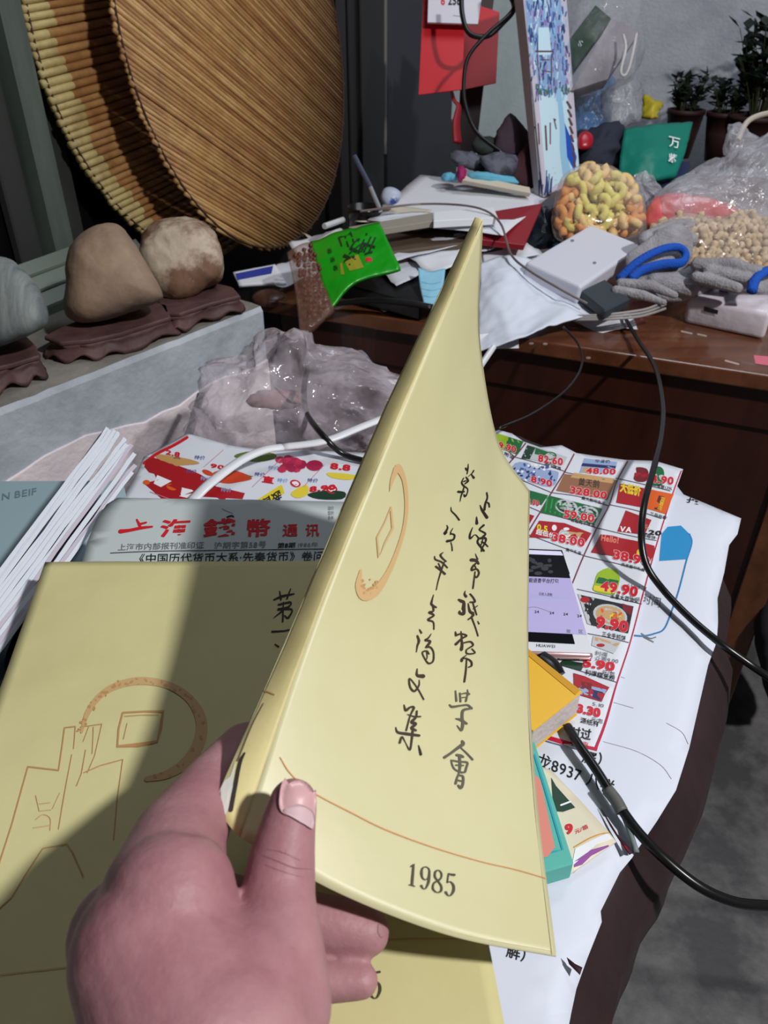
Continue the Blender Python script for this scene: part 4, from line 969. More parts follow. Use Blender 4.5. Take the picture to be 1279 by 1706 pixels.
for q in ([(1026, 797), (1075, 808), (1127, 821)], [(1014, 841), (1060, 851), (1112, 868)], [(995, 880), (1050, 893), (1104, 903)], [(975, 927), (1030, 940), (1084, 953)], [(961, 982), (1015, 994), (1069, 1007)], [(979, 1056), (1010, 1062), (1047, 1071)], [(928, 1107), (975, 1121), (1026, 1137)],
          [(940, 787), (985, 796), (1026, 801)], [(918, 821), (965, 828), (1014, 843)], [(899, 853), (948, 866), (995, 880)], [(877, 890), (925, 908), (975, 927)], [(858, 762), (900, 773), (942, 786)], [(842, 790), (880, 805), (918, 821)], [(874, 842), (900, 853)], [(815, 735), (838, 746), (858, 762)]): p.stroke(q, 1.2, dkl)
G1 = ink('pack_green', (26, 104, 54)); G2 = ink('pack_lime', (150, 186, 30)); G3 = ink('pack_dark_green', (22, 58, 40)); Y1 = ink('pack_yellow', (226, 206, 40)); B1 = ink('pack_blue', (64, 84, 150)); B2 = ink('pack_pale_blue', (150, 170, 210)); B3 = ink('pack_navy', (34, 42, 92)); BR = ink('pack_brown', (150, 104, 74)); BR2 = ink('pack_tan', (200, 160, 110)); OR = ink('pack_orange', (222, 96, 28)); CR = ink('pack_crimson', (168, 20, 34)); KB = ink('pack_black', (32, 30, 34)); SL = ink('pack_silver', (190, 196, 200)); ML = ink('pack_maroon', (120, 22, 34))
def price(t, a, b, h, d=.02): p.text(t, a, b, h, WHT, .07); p.text(t, a, b, h, RED, d + .02)
def cap(t, a, b, h=(2, -8)): p.text(t, a, b, h, INK, .01)
p.quad((828, 722), (872, 736), (862, 758), (820, 744), G2, 4, 3); p.quad((846, 728), (872, 736), (862, 758), (838, 749), G1, 3, 3); price('59.90', (822, 744), (860, 755), (1, -14)); cap('食用油', (830, 754), (856, 766), (1, -7))
p.quad((880, 740), (945, 762), (938, 775), (868, 764), SL, 6, 3); p.quad((878, 742), (892, 746), (882, 766), (868, 764), G3, 3, 3); p.quad((892, 746), (920, 756), (914, 762), (890, 757), G1, 3, 2); p.ell(916, 760, 11, 7, G1); p.ell(916, 760, 8, 5, SL); price('82.60', (896, 769), (938, 776), (1, -16)); cap('金纯啤酒', (906, 774), (934, 784), (1, -6))
p.quad((973, 764), (1028, 770), (1024, 786), (965, 788), B2, 5, 3); p.quad((970, 772), (1026, 777), (1024, 782), (968, 777), B3, 5, 2); p.ell(980, 784, 10, 5, BR2); price('48.00', (976, 789), (1026, 791), (1, -13)); cap('早餐奶', (990, 771), (1016, 772), (1, -6))
p.poly([(1060, 779), (1076, 781), (1080, 790), (1076, 802), (1062, 803), (1055, 797), (1060, 788)], ML, 3, 2); p.quad((1057, 788), (1079, 790), (1078, 796), (1056, 794), CR, 3, 2)
p.poly([(1092, 779), (1101, 779), (1106, 788), (1103, 808), (1086, 809), (1085, 796)], G1, 3, 2); p.quad((1086, 790), (1105, 791), (1104, 800), (1086, 799), SL, 3, 2); price('4.90', (1084, 804), (1122, 808), (2, -17)); cap('雪碧1.25L', (1094, 812), (1120, 817), (1, -6))
p.poly([(858, 772), (880, 772), (890, 780), (925, 785), (930, 792), (918, 812), (872, 800), (850, 792)], B2, 3, 3)
rnd = random.Random(12)
for k in range(46):
    u, v = rnd.uniform(856, 924), rnd.uniform(774, 802)
    p.ell(u, v, rnd.uniform(1.5, 4), rnd.uniform(1, 2.6), rnd.choice((B1, B3, WHT, B1)), rnd.uniform(0, 3), 7)
price('8.90', (884, 803), (920, 812), (1, -14))
p.quad((940, 790), (1026, 801), (1012, 833), (926, 818), BR, 6, 4); p.quad((956, 788), (1024, 798), (1020, 806), (950, 796), BR2, 4, 2); p.text('黄天鹅', (962, 808), (998, 813), (2, -14), KB, .01); price('328.00', (948, 822), (1011, 832), (2, -16)); cap('黄天鹅可生食', (968, 832), (1008, 842), (1, -6))
p.quad((1032, 806), (1078, 815), (1070, 846), (1026, 838), CR, 4, 4); p.quad((1074, 814), (1122, 824), (1108, 857), (1068, 845), OR, 4, 4); p.text('大低价', (1032, 818), (1066, 826), (2, -17), Y1, .06); p.poly([(1097, 826), (1106, 828), (1098, 851), (1089, 849)], ML, rings=1); p.text('沙琪玛', (1095, 850), (1102, 828), (7, 2), Y1, .02); cap('三品尚香', (1082, 858), (1110, 866), (1, -6))
p.quad((914, 826), (1003, 848), (990, 874), (900, 855), G1, 6, 4)
for k in range(5): p.stroke([(912 + 8 * k, 830 + 2 * k), (908 + 8 * k, 852 + 2 * k)], 2.4, ink('fresh_green', (50, 150, 70)), sm=1)
for (u, v) in ((943, 845), (978, 855)): p.ell(u, v, 19, 12, SL, .2); p.ell(u, v, 16, 10, G3, .2); p.ell(u, v, 13, 7, SL, .2); p.quad((u - 14, v - 4), (u + 14, v + 2), (u + 14, v + 7), (u - 14, v + 1), G1, 2, 1)
price('59.00', (938, 862), (990, 871), (2, -17)); cap('青岛纯干啤酒', (950, 869), (990, 879), (1, -6))
p.quad((862, 812), (913, 826), (902, 842), (880, 838), G1, 4, 3); price('69.00', (872, 838), (898, 844), (1, -12)); p.quad((874, 855), (890, 860), (878, 880), (870, 876), CR, 3, 3)
p.poly([(1042, 851), (1085, 867), (1073, 893), (1062, 890), (1028, 886)], CR, rings=2); p.text('良品', (1070, 872), (1076, 882), (8, 2), BR2, 0); p.text('VA', (1032, 886), (1052, 888), (2, -12), WHT, .02); p.text('.20', (1074, 890), (1102, 893), (2, -10), INK, .03); cap('越莓饼干', (1068, 894), (1100, 901), (1, -6))
p.poly([(898, 868), (940, 872), (985, 889), (975, 905), (930, 898), (881, 896)], CR, rings=3); p.ell(950, 893, 20, 12, SL, .2); p.ell(950, 893, 15, 8, ink('plate', (226, 226, 222)), .2); p.quad((950, 881), (975, 887), (966, 896), (946, 890), BR2, 2, 2); p.text('0.5', (894, 883), (912, 887), (1, -13), Y1, .03); p.text('超低价', (892, 890), (924, 897), (1, -9), WHT, .02); p.ell(923, 880, 4, 5, WHT); p.ell(943, 882, 5, 2.5, WHT)
price('38.00', (918, 901), (974, 912), (2, -18)); cap('面包礼盒', (942, 918), (968, 925), (1, -6))
p.poly([(1000, 891), (1020, 893), (1034, 897), (1060, 902), (1090, 910), (1090, 922), (1080, 940), (1040, 930), (984, 921)], CR, rings=3); p.text('Hello!', (1000, 901), (1030, 906), (2, -14), ink('print_pink', (226, 130, 110)), .02); p.ell(1002, 912, 7, 4, WHT, .1); p.ell(1018, 920, 10, 5, Y1, .1); p.ell(1066, 922, 6, 7, Y1, .1); price('38.90', (1020, 931), (1082, 944), (2, -20)); cap('燕麦面包礼盒', (1034, 943), (1074, 953), (1, -6))
p.poly([(1012, 947), (1026, 949), (1030, 958), (1032, 968), (1024, 990), (1006, 990), (988, 984), (990, 972), (996, 955)], G2, 3, 3); p.quad((996, 962), (1030, 968), (1028, 978), (992, 972), G1, 3, 2); p.quad((990, 976), (1026, 982), (1022, 990), (988, 984), Y1, 3, 2); p.quad((1015, 946), (1024, 947), (1024, 950), (1014, 949), SL, 1, 1)
price('49.90', (1000, 984), (1062, 995), (3, -22), .03); cap('玉皇大豆油5L', (1016, 996), (1064, 1006), (1, -9)); p.text('61.90', (1044, 978), (1066, 983), (1, -8), GRY); p.text('元/桶', (1046, 1000), (1066, 1003), (1, -8), GRY)
p.quad((967, 992), (1055, 1011), (1046, 1056), (984, 1042), KB, 6, 5); p.poly([(962, 990), (990, 998), (984, 1042), (978, 1040)], SL, rings=2); p.ell(1016, 1026, 29, 18, SL, .25); p.ell(1016, 1026, 25, 15, BR2, .25)
for k in range(16): p.ell(1016 + rnd.uniform(-18, 18), 1026 + rnd.uniform(-9, 9), 4, 2.4, rnd.choice((OR, BR, BR2, Y1)), rnd.uniform(0, 3), 7)
p.ell(974, 1000, 8, 5, CR); p.text('饼', (972, 1018), (986, 1021), (2, -16), INK, .03); p.quad((1036, 1006), (1054, 1012), (1050, 1026), (1038, 1018), ML, 2, 2)
price('9.90', (992, 1045), (1046, 1054), (3, -24), .04); cap('三全手抓饼', (1002, 1060), (1042, 1068), (1, -9))
p.poly([(988, 1060), (1034, 1070), (1022, 1090), (985, 1076)], SL, rings=2); p.poly([(990, 1062), (1032, 1073), (1026, 1078), (990, 1068)], BR2, rings=1); p.ell(1000, 1076, 7, 3, CR)
p.text('利得', (990, 1092), (1012, 1096), (1, -9), GRY); p.text('众惠9.00', (990, 1101), (1030, 1106), (1, -9), GRY)
p.quad((938, 1100), (974, 1106), (968, 1118), (930, 1108), G3, 3, 2); price('5.90', (970, 1111), (1024, 1119), (2, -19), .04); p.text('元/包', (1002, 1124), (1024, 1128), (1, -9), INK); cap('利得糯米粉', (974, 1124), (1024, 1135), (1, -10))
p.poly([(955, 1122), (975, 1128), (1015, 1146), (1008, 1156), (1002, 1170), (962, 1158), (956, 1148)], CR, rings=2); p.quad((958, 1138), (1010, 1150), (1002, 1168), (960, 1156), B2, 4, 3); p.quad((968, 1136), (986, 1140), (984, 1152), (966, 1148), ML, 2, 2); p.quad((988, 1150), (1004, 1154), (1000, 1168), (986, 1163), B3, 2, 2)
p.text('5.10', (986, 1176), (1006, 1180), (1, -8), GRY); price('3.30', (960, 1187), (1000, 1196), (2, -19), .04); p.text('元/包', (984, 1202), (1004, 1206), (1, -8), INK); cap('源纸杯', (966, 1204), (998, 1212), (1, -10))
p.text('时过', (948, 1227), (984, 1233), (3, -20), INK, .01); p.text('惠', (970, 1243), (980, 1246), (1, -9), RED)
p.build()
# ---------------------------------------------------------------- fruit flyer (left, under the newsletter)
ff = [(205, 836), (225, 800), (240, 765), (290, 740), (312, 728), (380, 745), (440, 752), (560, 756), (700, 760), (720, 850), (640, 930), (300, 960), (180, 900)]
f2 = poly_sheet('fruit_flyer', ff, ZT + .0045, fly_m, wr=.003, fine=.012, sub=7, label='fruit advertising flyer behind the newsletter', cat='flyer')
p = Print(f2, .0004)
PKI = ink('mango_print', (196, 150, 90)); TOM = ink('tomato_print', (206, 70, 40)); BRY = ink('berry_print', (168, 28, 74)); LEM = ink('lemon_print', (226, 206, 60)); LGR = ink('leaf_print', (90, 120, 50)); LB = ink('light_blue_print', (120, 170, 220))
p.stroke([(240, 772), (262, 756), (290, 742), (312, 729)], 5, RED)
for q in ([(252, 775), (330, 800), (372, 830)], ): p.stroke(q, [26, 20, 10], CR)
p.poly([(250, 775), (290, 788), (335, 805), (408, 822), (404, 832), (340, 828), (300, 838), (270, 832), (240, 806), (262, 800)], CR, rings=2)
p.poly([(262, 792), (286, 802), (268, 812), (256, 806)], WHT, rings=1); p.poly([(300, 812), (326, 818), (312, 830), (294, 826)], WHT, rings=1)
p.ell(286, 812, 9, 5, OR, .3); p.ell(244, 804, 6, 4, OR)
p.poly([(262, 757), (285, 760), (318, 766), (332, 773), (300, 776), (290, 777), (262, 764)], PKI, 3, 2); p.ell(295, 764, 6, 3, BR)
p.text('2.8', (276, 757), (300, 762), (2, -10), RED, .03)
p.poly([(352, 790), (376, 782), (404, 788), (420, 798), (396, 804), (380, 806), (360, 802)], TOM, 3, 2); p.poly([(404, 790), (422, 794), (414, 797), (402, 795)], LGR, rings=1); p.ell(346, 788, 10, 4, TOM, .4); p.text('90', (350, 779), (374, 783), (2, -9), RED, .03)
p.poly([(392, 758), (420, 752), (456, 756), (458, 764), (430, 770), (396, 764)], LGR, 3, 2)
for k in range(22): p.ell(508 - 42 * (rnd.random()), 775 + rnd.uniform(-11, 9), 8, 6, rnd.choice((BRY, BRY, ink('berry_light', (196, 44, 84)))), 0, 8)
p.ell(524, 776, 14, 9, BRY); 
p.text('8.8', (550, 781), (584, 785), (2, -13), RED, .05); p.poly([(545, 788), (580, 790), (598, 795), (580, 800), (552, 796)], LEM, 3, 2)
p.poly([(424, 836), (468, 808), (474, 822), (444, 838)], Y1, rings=2); p.quad((426, 836), (470, 809), (473, 819), (436, 838), Y1, 4, 2); p.text('首选', (436, 835), (466, 818), (6, 15), INK, .05)
p.poly([(486, 820), (510, 808), (514, 822), (500, 830), (488, 828)], LEM, 3, 2); p.ell(492, 806, 9, 6, RED, .3); p.ell(492, 806, 6, 4, WHT, .3)
p.poly([(512, 824), (540, 818), (574, 820), (570, 832), (530, 832)], G3, 3, 2); p.text('8.90', (516, 820), (560, 816), (0, -12), RED, .05); p.ell(553, 816, 9, 7, RED); p.ell(553, 816, 6, 4, WHT)
for q in ([(372, 750), (340, 778)], [(468, 765), (420, 812)], [(540, 775), (505, 812)], [(250, 820), (300, 838)]): p.stroke(q, 1, ink('thin_pink_line', (190, 130, 150)), sm=1)
for (u, v) in ((332, 762), (342, 797), (398, 772), (318, 785), (376, 816), (432, 790), (470, 800), (520, 800), (455, 779)): p.text('特价', (u - 9, v + 3), (u + 9, v + 4), (2, -7), rnd.choice((LB, B1, GRY)), .01)
p.text('直', (436, 803), (456, 806), (2, -12), RED, .05)
p.build()
# ---------------------------------------------------------------- newspapers piled at the left
np_m = mat('newspaper_edge', (206, 212, 222), .8, bump=(60, .3)); np_c = mat('pale_teal_cover', (150, 172, 180), .6, bump=(10, .2)); np_p = mat('lilac_paper_edge', (186, 178, 192), .8)
# a pale magazine lies flat; the newspapers stand leaning behind each other with their edges up
mg = [W(-330, 802, .835), W(86, 802, .835), W(205, 800, .835), W(-60, 1240, .835), W(-420, 1240, .835)]
o = add('magazine', bev(prism([mg[0], mg[2], mg[3], mg[4]], (0, 0, -.03)), .001, 1), np_c, label='pale teal magazine at the left edge under the leaning newspapers', cat='magazine')
p = Print(o, .0005); p.text('N BEIF', (2, 834), (62, 824), (1, -16), ink('teal_grey_ink', (110, 130, 140)), .01); p.build()
rnd = random.Random(21)
N_ = 13
ord_ = ['first', 'second', 'third', 'fourth', 'fifth', 'sixth', 'seventh', 'eighth', 'ninth', 'tenth', 'eleventh', 'twelfth', 'last']
for k in range(N_):
    u0, v0 = 193 + 4.6 * k + rnd.uniform(-5, 4), 702 + 3.6 * k + rnd.uniform(-3, 4)
    if k > 9: u0 -= 4 * (k - 9); v0 += 10 * (k - 9)
    a = W(u0, v0, .905); b = W(-150, 1160 + 10.5 * k, .89); m1 = W(u0 * .52 - 12, v0 * .5 + (965 + 10.2 * k) * .5 + 6, .90)
    dv = (b - a).normalized(); mid = (a + b) / 2; w_ = (mid - CAM).normalized(); w_ = (w_ - dv * w_.dot(dv)).normalized()
    H = .085
    lean = Vector((0, 0, .0))
    rows = [[a + dv * .012, a.lerp(b, .12), a.lerp(b, .5) + dv.cross(w_) * rnd.uniform(-.001, .001), b], [a + w_ * H * .5, a.lerp(b, .12) + w_ * H * .5, a.lerp(b, .5) + w_ * H * .5, b + w_ * H * .5], [a + w_ * H, a.lerp(b, .12) + w_ * H, a.lerp(b, .5) + w_ * H, b + w_ * H]]
    V, F = shell(Surf(rows), 20, 4, .0030 + .0008 * rnd.random(), .0012, 25, k)
    lb = 'newspaper standing ' + ord_[k] + ' from the wall in the leaning stack at the left' if k < N_ - 1 else 'newspaper nearest the yellow book in the leaning stack at the left'
    add('newspaper', (V, F), np_p if k in (9, 11) else np_m, smooth=False, label=lb, cat='newspaper', group='newspapers leaning at the left')
add('pouch', lump([(60, 985), (80, 960), (100, 940), (110, 990), (60, 1090), (20, 1130), (10, 1090)], .56, .03, n=7), mat('gap_shade_black', (22, 21, 22), .9), smooth=True, label='black lump added for the shade between the newspapers and the yellow book', cat='pouch')  # black lump standing in for the deep shade of this gap
# ---------------------------------------------------------------- crumpled clear bag with white straps
bagp = [(318, 716), (324, 680), (340, 640), (352, 606), (400, 585), (446, 562), (470, 556), (508, 553), (520, 575), (545, 586), (590, 590), (640, 620), (690, 640), (700, 700), (640, 748), (540, 752), (440, 748), (370, 742)]
add('plastic_bag', lump(bagp, 1.02, .10, n=33, amp=.020, fr=13, ridge=True, sm=10), film('crumple_film', (232, 222, 232), .17, .1, .4, bump=(18, 1.0), patchy=.45), smooth=True, label='crumpled clear plastic bag in front of the desk', cat='bag')
add('wrapper_inside', lump([(410, 672), (425, 655), (460, 646), (500, 656), (495, 676), (450, 684)], 1.03, .02, n=7, amp=.006, fr=30, ridge=True), mat('pale_brown_wrapper', (140, 104, 104), .6), bpy.data.objects[[x.name for x in COL.objects if x.get('label') == 'crumpled clear plastic bag in front of the desk'][0]], smooth=True)
ws_ = mat('white_plastic_tube', (226, 228, 234), .3)
add('plastic_strap', tube([W(318, 836, .815), W(350, 805, .825), W(400, 768, .83), W(440, 750, .83), W(470, 745, .828)], .0065, n=10, flat=.5), ws_, smooth=True, label='curved white flat strap lying over the fruit flyer', cat='strap')
add('plastic_strap', tube([W(470, 745, .828), W(540, 735, .83), W(600, 712, .835), W(680, 680, .84)], .006, n=10, flat=.5), ws_, smooth=True, label='white strap running under the bag towards the held book', cat='strap')
add('cable', tube([D(512, 612, 1.02), D(506, 650, .97), D(512, 690, .92), D(540, 728, .87), W(575, 758, .815), W(640, 775, .812)], .0036, n=8), blk, smooth=True, label='short black cable curving down over the crumpled bag', cat='cable')
# ---------------------------------------------------------------- phone
ph = thing('smartphone', W(905, 1000, ZT), 'white smartphone with a lit screen on the price flyer', 'phone')
zp = ZT + .014
pq = [W(822, 1086, zp), W(990, 1092, zp), W(938, 912, zp), W(806, 903, zp)]
gold = mat('rose_gold_metal', (196, 160, 160), .3, metal=.6); whp = mat('white_phone_face', (222, 224, 232), .2)
V, F = bev(box4(pq, (0, 0, -.008)), .004, 3)
o = add('body', (V, F), gold, ph, smooth=True)
V, F = bev(box4([q + Vector((0, 0, .0006)) for q in [pq[0].lerp(pq[2], .015), pq[1].lerp(pq[3], .015), pq[2].lerp(pq[0], .015), pq[3].lerp(pq[1], .015)]], (0, 0, -.001)), .0004, 1)
fc = add('face', (V, F), whp, ph)
scr = mat('phone_black_glass', (10, 10, 14), .08, spec=.6)
p = Print(fc, .0004)
p.quad((812, 912), (936, 917), (986, 1075), (815, 1066), scr, 6, 8)
lav = mat('lavender_screen', (160, 152, 196), .3, emit=.38); drk = mat('dark_screen_image', (18, 18, 22), .2); pls = mat('pale_screen_bar', (196, 194, 220), .3, emit=.4)
p.quad((812, 914), (934, 919), (938, 926), (812, 921), pls, 5, 1); p.quad((812, 921), (938, 926), (950, 964), (812, 958), drk, 5, 4)
p.quad((812, 958), (950, 964), (977, 1058), (813, 1050), lav, 6, 6)
for k in range(14): p.ell(880 + rnd.uniform(0, 40), 938 + rnd.uniform(-8, 18), rnd.uniform(3, 7), rnd.uniform(2, 4), mat('screen_image_grey', (60, 60, 66), .3), 0, 7)
p.text('智能语音平台打包', (873, 970), (930, 972), (1, -8), INK, .02); p.text('云收入进账', (897, 992), (920, 994), (0, -6), INK, .01)
for (u, v) in ((894, 1020), (919, 1022), (942, 1024), (965, 1027)): p.text('24', (u - 4, v + 2), (u + 4, v + 2), (0, -6), INK, .02)
p.stroke([(876, 1014), (890, 1012), (905, 1016), (915, 1020)], .8, GRY); p.quad((873, 990), (948, 993), (950, 999), (873, 996), mat('screen_lilac_bar', (160, 156, 200), .3, emit=.3), 3, 1)
p.text('图', (943, 1054), (950, 1055), (0, -6), GRY, .02); p.text('区', (963, 1055), (971, 1056), (0, -7), GRY, .02); p.stroke([(873, 1046), (940, 1050)], 1.6, mat('screen_lilac_bar', (160, 156, 200)), sm=1)
p.text('HUAWEI', (893, 1078), (925, 1080), (0, -7), ink('phone_grey', (120, 122, 130)), .01)
p.ell(894, 905.5, 2, 1.4, INK); p.ell(907, 907, 2.4, 1.8, INK); p.ell(880, 904.5, 3, 1.2, GRY)
p.build('screen')
p = Print(o, .0004)
for k in range(7): p.ell(943 + 3.4 * k, 1099.5 - .1 * k, 1.2, 2, INK, 0, 8)
p.ell(930, 1098, 2.2, 2, INK, 0, 8); p.build('speaker_hole')
add('strap', tube([W(898, 1096, .812), W(915, 1108, .812), W(925, 1125, .81)], .009, n=8, flat=.5), blk, smooth=True, label='black band sticking out below the phone', cat='strap')
# ---------------------------------------------------------------- small yellow book
zb = ZT + .034
yq = [W(780, 1180, zb), W(898, 1245, zb), W(978, 1168, zb), W(868, 1075, zb)]
yq2 = [W(775, 1140, zb), W(890, 1206, zb), W(970, 1150, zb), W(880, 1078, zb)]
yb = thing('small_book', W(900, 1190, ZT), 'small thick book with a bright yellow cover beside the phone', 'book')
Y0 = [W(790, 1160, zb), W(888, 1216, zb), W(968, 1152, zb), W(868, 1072, zb)]
add('page_block', bev(box4([q - Vector((0, 0, .0012)) for q in Y0], (0, 0, -.022)), .0006, 1), mat('cream_page_block', (206, 194, 190), .8, bump=(200, .4)), yb)
o = add('cover', bev(box4([q + (q - sum(Y0, Vector()) / 4) * .02 for q in Y0], (0, 0, -.0012)), .0004, 1), mat('bright_yellow_cover', (232, 180, 12), .35), yb)
p = Print(o, .0004); p.quad((862, 1078), (878, 1080), (966, 1150), (958, 1158), ink('deep_yellow', (206, 150, 10)), 4, 6); p.build()
add('back_cover', bev(box4([q + (q - sum(Y0, Vector()) / 4) * .02 - Vector((0, 0, .0235)) for q in Y0], (0, 0, -.0012)), .0004, 1), mat('bright_yellow_cover', (232, 180, 12)), yb)
# ---------------------------------------------------------------- turquoise card box and cream flyer
zc = ZT + .02
tq = [W(800, 1285, zc), W(830, 1475, zc), W(956, 1438, zc), W(888, 1228, zc)]
o = add('turquoise_box', bev(box4(tq, (0, 0, -.016)), .001, 1), mat('turquoise_card', (92, 184, 172), .5), label='flat turquoise card box under the held book', cat='box')
p = Print(o, .0004); p.stroke([(890, 1258), (908, 1316), (937, 1416), (918, 1420), (905, 1420)], 3.4, ink('bright_teal_line', (20, 160, 180)), sm=1); p.poly([(890, 1290), (900, 1300), (924, 1412), (912, 1428), (900, 1430)], ink('salmon_print', (222, 140, 124)), rings=2); p.build()
cf = poly_sheet('price_card', [(880, 1270), (918, 1284), (962, 1330), (1014, 1388), (1026, 1404), (952, 1456), (880, 1470)], ZT + .0065, mat('cream_flyer', (222, 214, 190), .5), wr=.0006, label='cream price card with a purple stripe right of the turquoise box', cat='flyer')
p = Print(cf, .0004); p.poly([(918, 1296), (926, 1310), (958, 1346), (938, 1353), (922, 1352)], G3, rings=2); p.text('9', (942, 1390), (956, 1388), (-2, -22), RED, .04); p.text('元/箱', (958, 1390), (980, 1380), (-2, -8), RED, .01)
p.poly([(958, 1414), (985, 1400), (1012, 1388), (1020, 1398), (1030, 1404), (952, 1444)], WHT, rings=1); p.stroke([(956, 1412), (980, 1398), (1000, 1390), (1014, 1388)], 2, ink('orange_line', (210, 150, 50))); p.poly([(956, 1436), (985, 1416), (1026, 1403), (1000, 1424), (954, 1454)], ink('purple_stripe', (150, 84, 160)), rings=1); p.stroke([(934, 1342), (950, 1336)], 3, WHT, sm=1); p.build()
# ---------------------------------------------------------------- black cables
add('cable', tube([W(1040, 528, .776), W(1062, 566, .776), W(1090, 610, .79), W(1103, 668, .815), W(1102, 720, .835), W(1090, 775, .85), W(1074, 835, .855), W(1068, 890, .845), W(1076, 940, .828), W(1104, 982, .815), W(1150, 1030, .812), W(1200, 1072, .81), W(1250, 1108, .80), W(1310, 1150, .79), W(1420, 1235, .74), W(1540, 1400, .5), W(1600, 1560, .01)], [.0032] * 17, n=10), blk, smooth=True, label='long black cable falling from the adapter across the price flyer', cat='cable')
add('cable', tube([W(945, 1210, .81), W(962, 1238, .812), W(990, 1278, .812), W(1022, 1328, .812), W(1058, 1380, .81), W(1100, 1425, .808), W(1160, 1474, .80), W(1215, 1500, .79), W(1265, 1508, .78), W(1330, 1506, .765), W(1450, 1480, .72), W(1600, 1560, .5), W(1700, 1700, .01)], .0033, n=10), blk, smooth=True, label='black cable running from under the yellow book off to the right', cat='cable')
add('tape_splice', tube([W(1012, 1316, .813), W(1026, 1334, .813), W(1036, 1352, .812)], .0042, n=10), mat('grey_tape', (96, 96, 94), .5), bpy.data.objects[[x.name for x in COL.objects if str(x.get('label', '')).startswith('black cable running from under')][0]], smooth=True, label='grey tape')
add('cable_tail', tube([W(1030, 1340, .808), W(1044, 1372, .808), W(1060, 1420, .806)], .002, n=6), mat('grey_wire_dark', (120, 132, 134), .5), bpy.data.objects[[x.name for x in COL.objects if str(x.get('label', '')).startswith('black cable running from under')][0]], smooth=True)
add('wire', tube([D(938, 545, 1.24), D(962, 572, 1.2), D(969, 608, 1.15), D(945, 648, 1.08), D(890, 688, 1.0), D(835, 712, .9), W(812, 722, .806)], .0018, n=8), blk, smooth=True, label='thin black wire hanging from the desk edge to the table', cat='wire')
# ---------------------------------------------------------------- pile carrying the newsletter and the lying yellow book
ZL = .925
pl = [(130, 880), (560, 870), (700, 940), (840, 1500), (-60, 1500), (40, 1010)]
pa = W(130, 1000, ZL); 
px0 = [W(70, 960, ZL), W(650, 960, ZL), W(830, 1700, ZL), W(-120, 1700, ZL)]
z = ZT + .008; cols_ = [(120, 60, 50), (90, 100, 120), (190, 180, 150), (60, 80, 70), (150, 140, 130)]
ds = ['dark red', 'blue grey', 'cream', 'dark green', 'grey']
cc = sum(px0, Vector()) / 4
for k in range(5):
    th = (.026, .02, .024, .018, .0135)[k]; s_ = .90 + .01 * k
    q = [cc + (x - cc) * s_ for x in px0]; q = [Vector((x.x, x.y, z + th)) for x in q]
    add('book', bev(box4(q, (0, 0, -th + .0006)), .001, 1), mat('pile_cover_%s' % ds[k].replace(' ', '_'), cols_[k], .6), label='%s book in the pile under the lying yellow book' % ds[k], cat='book'); z += th
# newsletter
nw = [W(134, 945, ZL - .0125), W(640, 935, ZL - .0125), W(596, 838, ZL - .0085), W(196, 831, ZL - .0085)]
nS = Surf([[nw[0], nw[1]], [nw[0].lerp(nw[3], .5) + Vector((0, 0, .001)), nw[1].lerp(nw[2], .5) + Vector((0, 0, .001))], [nw[3].lerp(nw[2], .0), nw[2]]])
# outline with a cut corner at the far left
nl_px = [(134, 950), (146, 905), (160, 868), (178, 842), (196, 831), (300, 833), (420, 834), (596, 838), (680, 1000), (680, 1300), (120, 1300), (110, 1000)]
nws = poly_sheet('newsletter', nl_px, ZL - .0125, mat('newsletter_paper', (190, 200, 200), .75, bump=(12, .2)), wr=.0008, label='grey white printed newsletter with a red title above the yellow book', cat='newsletter')
p = Print(nws, .0004)
RB = ink('red_title_ink', (206, 30, 44))
def rs(q, w_): p.stroke(q, w_, RB)
rs([(200, 886), (216, 884), (236, 880), (254, 878)], [7, 5, 5, 3]); rs([(228, 866), (232, 874), (234, 880)], [3, 5, 4]); rs([(232, 874), (244, 871)], [4, 3])
p.text('海', (266, 893), (318, 890), (2, -30), RB, .03); p.text('錢', (338, 893), (392, 890), (2, -31), RB, .03); p.text('幣', (408, 893), (450, 891), (2, -31), RB, .03)
p.text('通', (470, 893), (496, 892), (1, -22), RED, .02); p.text('讯', (508, 893), (532, 892), (1, -22), RED, .02)
p.text('上海市内部报刊准印证', (196, 917), (340, 913), (1, -12), GRY, .01); p.text('沪期字第58号', (356, 914), (444, 912), (1, -12), GRY, .01); p.text('第8期', (462, 913), (492, 912), (1, -9), INK, .03); p.text('1986年', (494, 912), (530, 911), (1, -9), GRY)
p.stroke([(184, 922), (260, 919), (400, 917), (545, 915)], 1.1, INK)
p.text('《中国历代货币大系·先秦货币》卷问世', (222, 938), (560, 933), (1, -17), INK, .005)
p.text('造印', (546, 850), (556, 850), (0, -7), GRY); p.text('型的', (546, 858), (556, 858), (0, -7), GRY); p.text('条件', (546, 866), (556, 866), (0, -7), GRY)
p.stroke([(370, 848), (378, 852), (388, 856)], .8, GRY); p.stroke([(378, 862), (386, 860), (390, 862)], [2, 3, 1], INK)
p.build()

